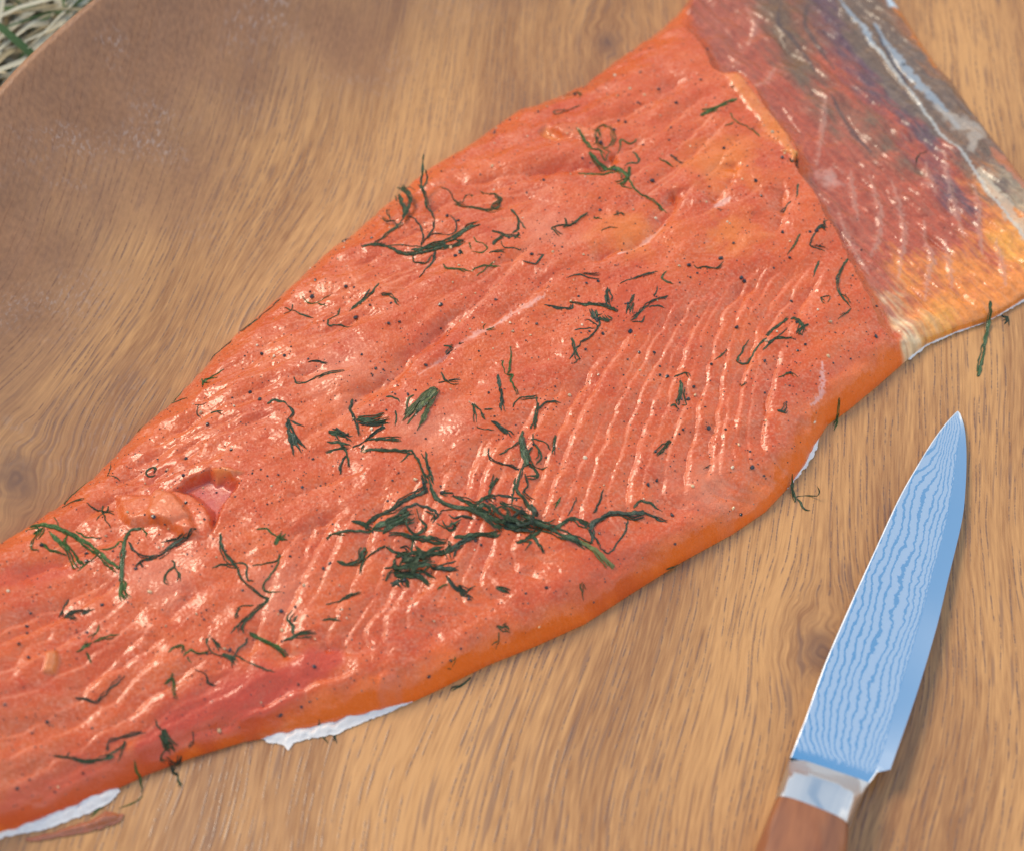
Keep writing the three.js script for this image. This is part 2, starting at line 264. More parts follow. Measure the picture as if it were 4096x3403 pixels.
fan([[0, [10,-85.9,21.5,-92,34.3,-97.2,45.1,-108.9]], [1, [35.9,-49.9,44.7,-57.8,52.6,-67.5,61,-80.8]]], 7, 0.8, 5, -1, 1.2, 0.1);
// single deeper folds, the seam and its cracks
for (const [p, d, w, s] of [
  [[-16.1,-72.5,-12.9,-67,-6.6,-68.5,-1.2,-69.8,6,-70.4,12.3,-70.7,19.5,-69.8,24.9,-72.5,27.3,-76.1], 2.0, 5, -1],
  [[18.7,-38.8,22.2,-41,28.4,-43.8,32.8,-46.7,36.5,-51.2,39.8,-55.3,40.7,-59.9,40.2,-63.5], 2.2, 4, -1],
  [[-19,-27.3,-10.6,-32.2,-2,-38.8,6.6,-43.8], 0.7, 4, -1],
  [[-24.5,-3.9,-16.9,-10,-10.3,-16.7,-4.9,-20.4,-1.6,-23.6,3.5,-27.3,6.5,-31.1,10.4,-35.5], 1.2, 5, -1],
  [[-42.7,1.1,-38,-1.4,-30.6,-1.9,-24.5,-3.9], 0.8, 4, -1],
  [[-82.5,22.9,-79.5,19.5,-75,16.6,-72.1,14.1,-68.6,11.5], 1.0, 3.5, -1],
  [[-50.3,26.6,-44.9,25.7,-41.1,23.2,-36.5,21.4,-32,20.4], 1.1, 4, -1],
  [[-45.9,45.2,-44.7,40.8,-43.9,36.9,-42.5,33.9,-39,31.8,-35.7,30], 1.0, 3.5, -1],
  [[-73.5,57.4,-70.8,55.2,-68.1,51.8,-67.7,50.6,-70.9,51.2], 0.9, 3, -1],
  [[-90.6,74.5,-86.5,70.6,-80.3,66.7,-74.4,61.9,-72.8,60.3], 1.0, 3.5, -1],
  [[-68.7,80.9,-58.9,77.5,-51.8,74.1,-45,71,-38.1,68.6,-31.1,66.7], 1.0, 5, -1],
  [[-101.6,96.7,-94.3,95.6,-84.1,95.2,-77.4,94.5,-72.5,92.7], 0.5, 4, -1],
  [[-104.7,74.1,-102,71.4,-101.8,68.3,-99.3,63.5,-96.7,61.9,-96.7,57.1], 0.7, 3, -1],
  [[-5.6,42.7,-4.1,47.5,-1.8,51.3,2,53.5,7.6,54.3], 0.5, 3, 1],
  [[-1.8,43.1,9.7,44,17.3,44,23,45.7], 0.3, 2.5, 1],
  [[48.3,-57,53.7,-62.9,55.5,-66.8,56.2,-72.1], 1.7, 7, -1],
  [[39.5,-52.4,43.6,-52.8,50.1,-57,59.5,-60.1,62.8,-64.5], 0.8, 4, -1],
  [[64.2,-47,66.6,-53.9,67.7,-60.1,67.3,-65.7], 1.7, 7, -1],
  [[62.2,2.7,66.8,4.1,70.1,2.7,71.2,-1.2], 0.5, 2.5, 1]]) flake(pairs(p), d, w, s, 0.2, 0.35);
// hollows and torn flaps
function lump(pts, depth, edge, c, op) {
  const P = pairs(pts); let cx = 0, cz = 0, far_ = 0; for (const p of P) { cx += p[0] / P.length; cz += p[1] / P.length; } for (const p of P) far_ = Math.max(far_, Math.hypot(p[0] - cx, p[1] - cz));
  stamp([[cx, cz], [cx + 0.01, cz]], far_ + 2, (k, d, s, t, x, z) => { const wx = x + 0.45 * noise(x / 3, z / 3), wz = z + 0.45 * noise(z / 3, x / 3); if (!inPoly(P, wx, wz)) return; const q = sstep(0, edge, segNear(P, wx, wz, true)[0]); HT[k] += depth * q; if (c) paint(k, c, op * q * (0.8 + 0.4 * noise(x / 2, z / 2))); if (depth < -1.5) WET[k] = Math.min(WET[k], 1 - 0.85 * q); });
}
lump([-88.6,24.5,-84.5,24,-80.4,24.6,-78.6,22.6,-75.8,24.2,-72.8,26.9,-70.4,29.7,-69.1,33,-66.5,37.4,-67.3,38,-71.1,38.1,-76.1,35.1,-79.3,34.2,-83.7,34.2,-86.3,31.8,-87.9,27.5], 2.0, 2.2, [0.80, 0.19, 0.055], 0.4);
lump([-79.7,24.5,-78.5,23.2,-75.7,24.5,-72.8,27.2,-70.7,30,-69.6,33,-73.5,34.8,-78.3,33.9,-79.9,31.2,-79.6,26.9], 0.8, 1.2, [0.82, 0.27, 0.12], 0.4);
lump([-76.2,24.5,-74.4,22.3,-71.5,19.8,-67.4,18.2,-63.5,20.4,-59.6,22.6,-61.1,26,-62.7,28.8,-63.2,31.8,-64.1,34.8,-66.2,38.5,-65.9,34.8,-66.9,31.2,-69,28.2,-71.9,25.7], -3.2, 2.3, [0.58, 0.10, 0.075], 0.95);
lump([-67.8,18.5,-63.6,18.9,-58.7,20.3,-60.2,21.7,-63.4,21.8,-66.4,22.6], 1.3, 1.3, [0.84, 0.30, 0.09], 0.7);
lump([6.1,-84.8,8.9,-88.6,11.6,-84.8,15.7,-82.6,11.5,-80.4,8.3,-82], -1.2, 1.8, [0.84, 0.25, 0.03], 0.7);
lump([9.3,-85.4,13,-88.6,18.1,-87.3,23.5,-83.6,23.3,-78.6,17,-81.1,12.9,-82.6], 1.0, 1.5, [0.82, 0.25, 0.1], 0.4);
lump([24.1,-74.9,26.9,-76.7,27.6,-72.5,25.3,-70.7], -1.3, 1.6, [0.8, 0.17, 0.03], 0.6);
lump([-96.4,70.6,-96.5,65.5,-94.1,64.7,-93,67.5,-93.6,70.6], 1.0, 0.9, [0.84, 0.30, 0.08], 0.7);
lump([-28.9,70,-28,67.2,-23.9,66.4,-22.3,69.2,-22.9,73.2,-26.2,74.4,-28.4,73.2], 0.4, 1.2, [0.72, 0.20, 0.12], 0.4);
lump([67.4,-76.1,72.8,-76.1,72.5,-73.3,70.8,-71.3,69.9,-73.7], 0.6, 0.8, [0.88, 0.33, 0.05], 0.8);
lump([55.1,-103.5,59.9,-103.8,62.1,-98.6,66.3,-91.4,71.3,-80.9,72.6,-74,70.2,-73.4,65.4,-80.9,60.3,-91.4,56.8,-97.4], 0.5, 1.6, [0.86, 0.30, 0.065], 0.6);
// colours of the cut face and the thin end: dark muscle, silver skin, fat
const B_ = (c, x, z, r, a, o, g) => blot(x, z, r, c, a, o, g);
{
  const RD = [0.468, 0.090, 0.035], R2 = [0.359, 0.058, 0.030], BR = [0.20, 0.108, 0.055], PU = [0.148, 0.074, 0.078], GR = [0.19, 0.125, 0.085], SI = [0.33, 0.33, 0.32], O2 = [0.328, 0.133, 0.055], OR = [0.82, 0.25, 0.040], YO = [0.86, 0.36, 0.055], CM = [0.84, 0.60, 0.34], WH = [0.48, 0.34, 0.20], PK = [0.46, 0.115, 0.055];
  const TT = [0, 0.12, 0.28, 0.42, 0.55, 0.66, 0.73, 0.8, 0.9, 1], SS = [0.15, 0.38, 0.5, 0.6, 0.7, 0.79, 0.87];
  const TB = [[RD, PK, PK, BR, BR, PU, BR, GR, BR, O2], [RD, PK, RD, BR, RD, PU, GR, BR, GR, O2], [R2, RD, RD, PK, BR, RD, PU, GR, BR, GR], [PU, PK, RD, RD, RD, PU, RD, O2, GR, O2], [R2, RD, RD, RD, RD, RD, OR, OR, WH, WH], [OR, PK, OR, OR, OR, OR, YO, YO, YO, WH], [OR, CM, YO, OR, OR, OR, YO, YO, YO, YO]];
  const ax = smoothLine(pairs([41.3,-163.2,52.7,-105.2,66.5,-72.4,83,-33.1,94,6.4]), 3), a0 = ax[0], a1 = ax[ax.length - 1], al = (a1[0] - a0[0]) ** 2 + (a1[1] - a0[1]) ** 2;
  for (let j = 0; j < G.nz; j++) for (let i = 0; i < G.nx; i++) {
    const k = j * G.nx + i; if (!THIN[k]) continue;
    const x = gx(i), z = gz(j), c = segNear(ax, x, z), pr = ((x - a0[0]) * (a1[0] - a0[0]) + (z - a0[1]) * (a1[1] - a0[1])) / al, dr = segNear(right, x, z)[0], u = 0.62 * x + 0.78 * z, v = 0.78 * x - 0.62 * z;
    const t = clamp(c[0] / (c[0] + dr + 1e-6) + 0.10 * fbm(u / 22, v / 5, 3) + 0.035 * noise(u / 5, v / 0.9), 0, 0.9999), s = clamp(pr + 0.13 * fbm(x / 10, z / 10, 3) + 0.05 * noise(u / 4, v / 0.8), SS[0], SS[6] - 1e-4);
    let a = 0; while (a < 8 && t > TT[a + 1]) a++; let b = 0; while (b < 5 && s > SS[b + 1]) b++;
    const fa = sstep(0, 1, (t - TT[a]) / (TT[a + 1] - TT[a])), fb = clamp((s - SS[b]) / (SS[b + 1] - SS[b]));
    const col = [0, 1, 2].map((q) => lerp(lerp(TB[b][a][q], TB[b][a + 1][q], fa), lerp(TB[b + 1][a][q], TB[b + 1][a + 1][q], fa), fb) * (1 + 0.38 * fbm(u / 7, v / 1.6, 3) + 0.35 * fbm(x / 1.5, z / 1.5, 3)));
    paint(k, col, sstep(2.4, 4.6, segNear(cut, x, z)[0] + 1.2 * noise(x / 3, z / 3)));
  }
}
for (const p of [[75.1,-140.2,73.4,-131.5,78.1,-123.1,81.6,-112.9], [82.5,-140.2,80.8,-132.2,83.2,-123.7,87.1,-114.2], [84.8,-104.2,87.4,-95.7,89.8,-89.7,93.4,-83.8]]) streakColor(p, 1.0, [0.12, 0.07, 0.05], 0.8);
const SILVER = [0.36, 0.40, 0.43];
streakColor([91.5,-143.3,93.4,-137.3,96.1,-132.6,98.8,-124.1,101.3,-118.4], 1.2, SILVER, 0.85, 0.6);
streakColor([98.4,-124.8,104.5,-111.4,107.8,-102.7,112.8,-90.6,119,-80.1,122.5,-69.2,125.7,-62.5,128.6,-54.8], 0.7, [0.55, 0.52, 0.46], 0.8, 0.8, false);
streakColor([100.2,-132,103.2,-122.8,106.3,-115.2,109.8,-107.7,114.1,-100.3,117.6,-93.6], 2.0, SILVER, 0.8, 0.6);
streakColor([105.3,-143.3,106.3,-140.6,107.8,-139.3], 2.0, [0.6, 0.7, 0.75], 1);
streakColor([99.8,-132,102.1,-121.6,104.4,-113.9,107,-106.4], 0.6, [0.07, 0.06, 0.07], 0.9);
streakColor([113.2,-100.3,117.8,-95.4,121.9,-93,119.8,-84.7], 3.5, [0.50, 0.40, 0.31], 0.7, 0.6);
streakColor([121.5,-76.6,124.6,-68.6,127.3,-61.9,129.5,-55.3,131.6,-47.8], 2.4, [0.66, 0.54, 0.38], 0.6, 0.9, false);
streakColor([106.3,-139,109.5,-135,112.1,-126.5,114.8,-116.2], 2.2, [0.62, 0.19, 0.03], 0.9, 0.6);
streakColor([125.3,-85.7,128.3,-79.8,131.5,-72.9], 2.6, [0.55, 0.17, 0.07], 0.8, 0.6);
for (const p of [[87.1,-75.9,86.8,-68.8,87.1,-59.2], [91.9,-75.3,92.6,-68.8,92.8,-60.5,91.1,-52.3,88.6,-47.4], [97.6,-73.9,98.4,-64.9,98.6,-57.3,96.7,-48,94.9,-40.8], [107.3,-80.5,107.1,-75.3,108.2,-69.4], [112.6,-83.2,112.1,-75.9,112.3,-67.5,112.8,-61.1,113.3,-54.8], [118.9,-72.6,118.5,-64.9,117.5,-57.3,117.1,-49.9], [104.1,-60.5,103.6,-53,104.2,-47.4,102.5,-42,100.5,-34.3], [108.4,-53.6,108.3,-46.2,108.2,-39], [121.3,-54.2,121.6,-46.8,121.3,-39.6], [83.5,-103.1,82.2,-95.4,80.3,-85.9,78.5,-77.9], [64.4,-105.2,67.7,-108,70.8,-113.8], [65,-139.1,66.9,-130,64.2,-122.5], [82.1,-61.1,83.6,-53,85.7,-46.2,87.4,-40.8]]) {
  streakColor(p, 1.15, [0.66, 0.32, 0.22], 0.42, 1.3);
  stamp(smoothLine(pairs(p), 1), 3, (k, d, s, t) => { HT[k] += 0.35 * Math.exp(-((d / 0.7) ** 2)) * Math.sin(Math.PI * t); });
}
for (const p of [[69.7,-102.2,73.3,-93.7,76.9,-85.4], [96.4,-74.2,96.3,-66.9,102,-61.8,108.4,-62.4], [100.8,-61.8,105.6,-54.7,110.4,-47.2], [93.3,-84,94.4,-78.8,98.8,-76.5], [71,-136.2,75.1,-120.5,80.6,-111.6], [87.6,-101.7,90.3,-90.9,93.9,-83.8], [91.9,-139.9,99,-121.6,107.7,-101.5,112.8,-90.6], [101.3,-126.1,104.5,-115.2,110.4,-105.2], [80.9,-60.2,83.8,-49.3,87.5,-41.4], [96.2,-41.2,101.3,-31.5,105.5,-26.3], [108.3,-42.8,111.4,-35.2,114.1,-31]])
  stamp(smoothLine(pairs(p), 1), 4, (k, d, s, t) => { HT[k] -= 0.55 * Math.sin(Math.PI * t) * (s > 0 ? Math.pow(1 - d / 4, 2) : Math.exp(-d / 0.35)); });
B_([0.76, 0.40, 0.30], ...[81.2,-73.3], 4.5, 0.6, 0.9, 0.1);
// white tissue along the seam, pale spots, deep red and orange areas of the flesh
const FAT = [0.86, 0.48, 0.38];
streakColor([25.7,-41.6,29.2,-43.8,32.8,-46.7,35.1,-48.9,37.9,-52.9], 1.1, FAT, 0.8, 0.6);
streakColor([-21.7,-5.9,-16.9,-10.5,-10.3,-16.7,-8.3,-17.8,-4.9,-19.9,-1.6,-23.6], 0.8, FAT, 0.5, 1.1);
streakColor([-2.8,-21.5,0.5,-24.4,3.5,-25.7,7.8,-28.9], 1.2, FAT, 0.55, 1.1);
streakColor([-10.3,-16.2,-8.3,-18.3,-6.2,-18.8], 1.2, FAT, 0.5, 1.0);
streakColor([72.4,-11.4,72.1,-6.9,71.4,-3.5,69.1,-0.9], 0.9, [0.82, 0.48, 0.42], 0.55, 1.2);
streakColor([50.1,-57,52.3,-59,53.8,-59.7], 1.5, FAT, 0.7, 0.6);
streakColor([-75.6,83.6,-62.6,76.1,-49.2,70.1,-37.5,64], 8, [0.60, 0.06, 0.02], 0.8, 0.4); streakColor([-100.5,99,-86.2,91.9,-71.6,84.6], 7, [0.62, 0.07, 0.02], 0.7, 0.4); streakColor([-110.8,50.2,-103.1,46.7,-93,44.3], 4, [0.62, 0.07, 0.02], 0.6, 0.5);
for (const [q, rad] of [[[-39.5,-7.2], 13], [[-75,46.7], 12], [[-18.7,9.1], 12], [[8.4,-49.9], 12], [[-50.7,50.2], 11], [[43.2,22.1], 12]]) B_([0.78, 0.235, 0.115], ...q, rad, 0.55, 0.9, 0.05);
for (const [q, rad] of [[[16.5,-94.6], 9], [[29,-27.2], 14], [[20.9,43.1], 16], [[-17.1,-15.6], 12]]) B_([0.58, 0.062, 0.008], ...q, rad, 0.65, 0.9, 0.05);
for (const [q, rad] of [[[53,-72.4], 15], [[28.6,-48.3], 12], [[68.8,-84.2], 8], [[53.7,-48.3], 10]]) B_([0.80, 0.20, 0.02], ...q, rad, 0.7, 0.8, 0.05);
// wrinkles and small relief
for (let j = 0; j < G.nz; j++) for (let i = 0; i < G.nx; i++) {
  const k = j * G.nx + i; if (IN[k] < 0) { HT[k] = 0; continue; }
  const x = gx(i), z = gz(j), e = sstep(0.2, 3, IN[k]), w = WET[k], u = 0.90 * x - 0.44 * z, v = 0.44 * x + 0.90 * z, am = clamp(0.45 + 1.3 * fbm(x / 18 + 8, z / 18, 2));
  const wr = 1 - 2.4 * Math.abs(fbm(u / 8 + 0.6 * noise(x / 6, z / 6), v / 1.9, 2));
  let h = 0.14 * am * wr * (THIN[k] ? 0.3 : 1) + (THIN[k] ? 0.9 * fbm((0.62 * x + 0.78 * z) / 22, (0.78 * x - 0.62 * z) / 2.6, 2) : 0) + 1.2 * fbm(u / 13 + 3, v / 7, 2) + 0.22 * fbm(x / 3.4, z / 3.0, 2) + 0.09 * (0.5 - 2.0 * Math.abs(fbm(x / 1.5 + 0.4 * noise(x, z), z / 1.3, 2))) * clamp(0.7 + 1.5 * noise(x / 7, z / 7)) + 0.085 * noise(x / 0.62, z / 0.58);
  HT[k] = Math.max(0.15, HT[k] + h * e * w);
}
function heightAt(x, z) {
  const fx = clamp((x - G.x0) / G.s, 0, G.nx - 1.001), fz = clamp((z - G.z0) / G.s, 0, G.nz - 1.001), i = Math.floor(fx), j = Math.floor(fz), a = fx - i, b = fz - j, k = j * G.nx + i;
  return lerp(lerp(HT[k], HT[k + 1], a), lerp(HT[k + G.nx], HT[k + G.nx + 1], a), b);
}
const topAt = (x, z) => dishY(x, z) + heightAt(x, z);
const insideAt = (x, z) => { const i = Math.round((x - G.x0) / G.s), j = Math.round((z - G.z0) / G.s); return i < 0 || j < 0 || i >= G.nx || j >= G.nz ? -9 : IN[j * G.nx + i]; };
// wet film relief, tiled
function tileTex(n, fn) { const d = new Uint8Array(n * n * 4); for (let j = 0; j < n; j++) for (let i = 0; i < n; i++) { const v = clamp(fn(i / n, j / n)) * 255, k = (j * n + i) * 4; d[k] = d[k + 1] = d[k + 2] = v; d[k + 3] = 255; } return dataTex(d, n, n, false, THREE.RepeatWrapping); }
const film = tileTex(1024, (u, v) => { const wx = 0.35 * noise(u * 24, v * 24, 24), a = 1 - 2.2 * Math.abs(noise(u * 48 + wx, v * 48 + wx, 48)), b = 1 - 2.2 * Math.abs(noise(u * 96 + wx * 2, v * 96, 96)), c = noise(u * 192, v * 192, 192); return 0.5 + 0.26 * a * (0.5 + noise(u * 9, v * 9, 9)) + 0.2 * b + 0.13 * c; });
const filmRough = tileTex(512, (u, v) => 0.33 + 0.22 * noise(u * 10, v * 10, 10) + 0.2 * noise(u * 50, v * 50, 50));
const fleshMap = (() => { const d = new Uint8Array(NN * 4); for (let k = 0; k < NN; k++) { d[k * 4] = toS(CR[k]); d[k * 4 + 1] = toS(CG[k]); d[k * 4 + 2] = toS(CB[k]); d[k * 4 + 3] = 255; } return dataTex(d, G.nx, G.nz, true); })();
film.repeat.set(G.nx * G.s / 36, G.nz * G.s / 36); filmRough.repeat.set(G.nx * G.s / 41, G.nz * G.s / 41);
const flesh = new THREE.MeshPhysicalMaterial({ map: fleshMap, roughness: 0.34, ior: 1.45, specularIntensity: 0.75, bumpMap: film, bumpScale: 0.00018, clearcoat: 0.8, clearcoatRoughness: 0.66, clearcoatRoughnessMap: filmRough });
const fillet = new THREE.Group(); fillet.name = 'salmon_fillet'; scene.add(fillet); tag(fillet, 'large orange cured salmon fillet with dill and pepper, partly sliced at one end', 'salmon');
{
  const id = new Int32Array(NN).fill(-1), pos = [], uv = [], idx = [];
  const vert = (k) => {
    if (id[k] >= 0) return id[k];
    const i = k % G.nx, j = (k - i) / G.nx; let x = gx(i), z = gz(j), h = HT[k];
    if (IN[k] < 0) { const s = segNear(outline, x, z, true); x = s[2]; z = s[3]; h = 0.1; }
    id[k] = pos.length / 3; pos.push(x / 1000, (dishY(x, z) + h) / 1000, z / 1000); uv.push((x - G.x0) / (G.nx * G.s), (z - G.z0) / (G.nz * G.s)); return id[k];
  };
  const vis = (x, z) => x > -148 && x < 150 && z > -150 && z < 118;
  for (let j = 1; j < G.nz - 2; j++) for (let i = 1; i < G.nx - 2; i++) {
    const k = j * G.nx + i; if (!vis(gx(i), gz(j)) || Math.max(IN[k], IN[k + 1], IN[k + G.nx], IN[k + G.nx + 1]) <= 0) continue;
    const a = vert(k), b = vert(k + 1), c = vert(k + G.nx), e = vert(k + G.nx + 1);
    if ((i + j) & 1) idx.push(a, c, b, b, c, e); else idx.push(a, c, e, a, e, b);
  }
  const g = new THREE.BufferGeometry(); g.setAttribute('position', new THREE.Float32BufferAttribute(pos, 3)); g.setAttribute('uv', new THREE.Float32BufferAttribute(uv, 2)); g.setIndex(idx); g.computeVertexNormals();
  put('flesh', g, flesh, fillet);
  console.log('flesh triangles', idx.length / 3);
  const skinMat = new THREE.MeshPhysicalMaterial({ color: new THREE.Color().setRGB(0.84, 0.78, 0.72), roughness: 0.3 });
  const skins = [[-52.8,79.1,-51.2,79.8,-48,80.2,-46.5,81.6,-45.4,79.8,-36.6,78,-31.7,75.5,-25.6,73,-21,70.6,-20,68.8,-19.7,66,-36,71,-52,76.6], [-110.1,110,-102.5,103.7,-98.9,101.7,-92.8,99.6,-91.7,98.8,-86,95.9,-81.9,93.1,-79.9,90.7,-82,88.4,-94,95.2,-111,104.9], [63,17.8,65.6,14.9,68,11.9,70.1,8.6,71.4,5.7,72,2.4,69.2,4.5,61.4,16.5], [95.1,-18.1,97.4,-20,100.8,-23,107.8,-26.6,114.1,-29.2,120.9,-32.9,127.3,-37.2,139.5,-44.7,137.5,-46.6,115.8,-32.8,95.3,-21.6]];
  for (const s of skins) {
    const o = put('skin', fieldMesh(pairs(s), 0.35, (x, z, d) => dishY(x, z) + 0.25 + (0.8 + 1.0 * fbm(x / 3, z / 3, 3)) * sstep(0, 1.6, d), 0.9), skinMat, fillet); o.userData.label = 'white strip of skin showing under the fillet edge';
  }
}
// a shred of fish beside the skin edge
{
  const mat = new THREE.MeshPhysicalMaterial({ color: new THREE.Color().setRGB(0.42, 0.12, 0.045), roughness: 0.35, clearcoat: 0.8, clearcoatRoughness: 0.25 });
  const o = put('fish_shred', fieldMesh(pairs([-96.9,102.1,-91.4,99.6,-84.9,96.8,-82.7,94.9,-78.7,95.3,-79.3,97.2,-83.1,99,-85.5,99.7,-90.2,101,-95.8,102.9]), 0.3, (x, z, d) => dishY(x, z) + 0.3 + 1.5 * sstep(0, 1.6, d) + 0.6 * fbm(x / 3, z / 3, 2) * sstep(0, 1.5, d), 0.7), mat);
  tag(o, 'thin brownish orange shred of fish on the wood against the skin edge', 'fish shred');
}

// ---------- dill ----------
const dillTex = (() => { const w = 256, h = 64, d = new Uint8Array(w * h * 4); for (let j = 0; j < h; j++) for (let i = 0; i < w; i++) { const k = (j * w + i) * 4, s = noise(j / 5, i / 90, 64) + 0.5 * noise(j / 2.2, i / 30, 64), t = clamp(0.42 + 0.9 * s + 0.35 * noise(i / 22, j / 20)), p = sstep(0.25, 0.6, noise(i / 34 + 7, j / 24)); d[k] = toS(lerp(lerp(0.016, 0.13, t), 0.2, p * 0.4)); d[k + 1] = toS(lerp(lerp(0.034, 0.19, t), 0.2, p * 0.4)); d[k + 2] = toS(lerp(lerp(0.020, 0.095, t), 0.13, p * 0.4)); d[k + 3] = 255; } return dataTex(d, w, h, true, THREE.RepeatWrapping); })();
const dillBump = tileTex(128, (u, v) => 0.5 + 0.6 * noise(u * 3, v * 12, 12) + 0.3 * noise(u * 16, v * 16, 16));
const dillMats = [[1, 1.1, 0.9], [0.85, 0.85, 0.95], [1.3, 1.75, 0.7], [1.7, 1.3, 0.8]].map((c) => new THREE.MeshPhysicalMaterial({ map: dillTex, color: new THREE.Color().setRGB(...c), roughness: 0.38, specularIntensity: 1.3, bumpMap: dillBump, bumpScale: 0.0003 }));
const paleStem = new THREE.MeshPhysicalMaterial({ color: new THREE.Color().setRGB(0.17, 0.17, 0.035), roughness: 0.4, clearcoat: 0.5, bumpMap: dillBump, bumpScale: 0.00012 });
const greenStem = new THREE.MeshPhysicalMaterial({ color: new THREE.Color().setRGB(0.045, 0.105, 0.022), roughness: 0.4, clearcoat: 0.5, bumpMap: dillBump, bumpScale: 0.00012 });
const RD = rng(99);
function bundle(pts, w, stem) {       // a strand with finer strands beside it that part from it towards the tip
  const parts = [ribbon(pts, w, stem)]; if (!parts[0]) return null;
  const more = stem ? 2 : w > 1.4 ? 5 : w > 0.8 ? 3 : RD() < 0.6 ? 1 : 0, np = pts.length / 3;
  for (let q = 0; q < more; q++) {
    const a = RD() < 0.5 ? 0 : Math.min(np - 2, 1), p = [], sg = RD() < 0.5 ? -1 : 1, sp = (0.3 + 0.9 * RD()) * Math.max(w, 0.7);
    for (let i = a; i < np; i++) { const j = Math.min(np - 2, i), dx = pts[j * 3 + 3] - pts[j * 3], dz = pts[j * 3 + 4] - pts[j * 3 + 1], l = Math.hypot(dx, dz) || 1, o = sg * sp * (0.25 + 0.75 * (i - a) / Math.max(1, np - 1 - a)) * (0.7 + 0.6 * RD()); p.push(pts[i * 3] - dz / l * o, pts[i * 3 + 1] + dx / l * o, pts[i * 3 + 2] + 0.05 + 0.15 * RD()); }
    if (p.length >= 6) { if (RD() < 0.5) { const n = p.length; p[n - 3] = lerp(p[n - 3], p[n - 6], 0.35); p[n - 2] = lerp(p[n - 2], p[n - 5], 0.35); } const g = ribbon(p, Math.max(0.3, w * 0.36), stem); if (g) parts.push(g); }
  }
  return parts.length > 1 ? mergeGeometries(parts) : parts[0];
}
function ribbon(pts, w, stem) {       // pts: x, z, lift (mm); a flattened, twisted, tapering strand resting on what lies below
  const P = []; for (let i = 0; i < pts.length; i += 3) P.push(new THREE.Vector3(pts[i], pts[i + 2], pts[i + 1]));
  if (P.length < 2) return null;
  const c = new THREE.CatmullRomCurve3(P, false, 'centripetal'), L = c.getLength(), n = Math.max(5, Math.min(60, Math.ceil(L / 0.45))), m = 9, pos = [], uv = [], idx = [];
  const ph = RD() * 50, tw0 = (RD() - 0.5) * 1.4, flat = stem ? 0.5 : 0.10 + 0.12 * RD();
  const C = c.getPoints(n).map((p, i) => { const q = p.clone(); q.x += 0.3 * noise(i / 2.6 + ph, 1.5); q.z += 0.3 * noise(i / 2.6 + ph, 7.5); return q; });
  const wAt = (t) => { const e = Math.min(1, 0.35 + t * L / (w * 1.6)), f = stem ? 1 : Math.min(1, 0.12 + (1 - t) * L / (w * 2.6)); return w * 0.5 * Math.min(e, f) * (0.85 + 0.45 * noise(t * L / 2 + ph, 3.3)); };
  for (let i = 0; i <= n; i++) {
    const t = i / n, p = C[i], hw = wAt(t), th = Math.max(0.07, hw * flat), ta = new THREE.Vector3().subVectors(C[Math.min(n, i + 1)], C[Math.max(0, i - 1)]);
    let y = topAt(p.x, p.z); y = Math.max(y, 0.5 * (topAt(p.x + 0.4, p.z) + topAt(p.x - 0.4, p.z)), 0.5 * (topAt(p.x, p.z + 0.4) + topAt(p.x, p.z - 0.4))) + th * 0.4 + p.y + 0.1 * Math.max(0, noise(t * L / 3 + ph, 9.1));
    const dir = new THREE.Vector3(ta.x, 0, ta.z).normalize(), sd = new THREE.Vector3(-dir.z, 0, dir.x), tw = tw0 + 1.9 * noise(t * L / 3.5 + ph, 5.7);
    for (let q = 0; q < m; q++) {
      const a = q / m * Math.PI * 2, ca = Math.cos(a) * hw, sa = Math.sin(a) * th + (q % 2 ? 0.16 : -0.1) * hw * Math.abs(Math.sin(a)) * Math.sign(Math.sin(a)), lx = ca * Math.cos(tw) - sa * Math.sin(tw), ly = ca * Math.sin(tw) * 0.6 + sa * Math.cos(tw);
      pos.push((p.x + sd.x * lx) / 1000, (y + ly) / 1000, (p.z + sd.z * lx) / 1000); uv.push(t * L / 8 + ph, q / m * 2);
    }
  }
  for (let i = 0; i < n; i++) for (let q = 0; q < m; q++) { const a = i * m + q, b = i * m + (q + 1) % m; idx.push(a, b, a + m, b, b + m, a + m); }
  for (let q = 1; q < m - 1; q++) { idx.push(0, q + 1, q); idx.push(n * m, n * m + q, n * m + q + 1); }
  const g = new THREE.BufferGeometry(); g.setAttribute('position', new THREE.Float32BufferAttribute(pos, 3)); g.setAttribute('uv', new THREE.Float32BufferAttribute(uv, 2)); g.setIndex(idx); g.computeVertexNormals(); return g;
}
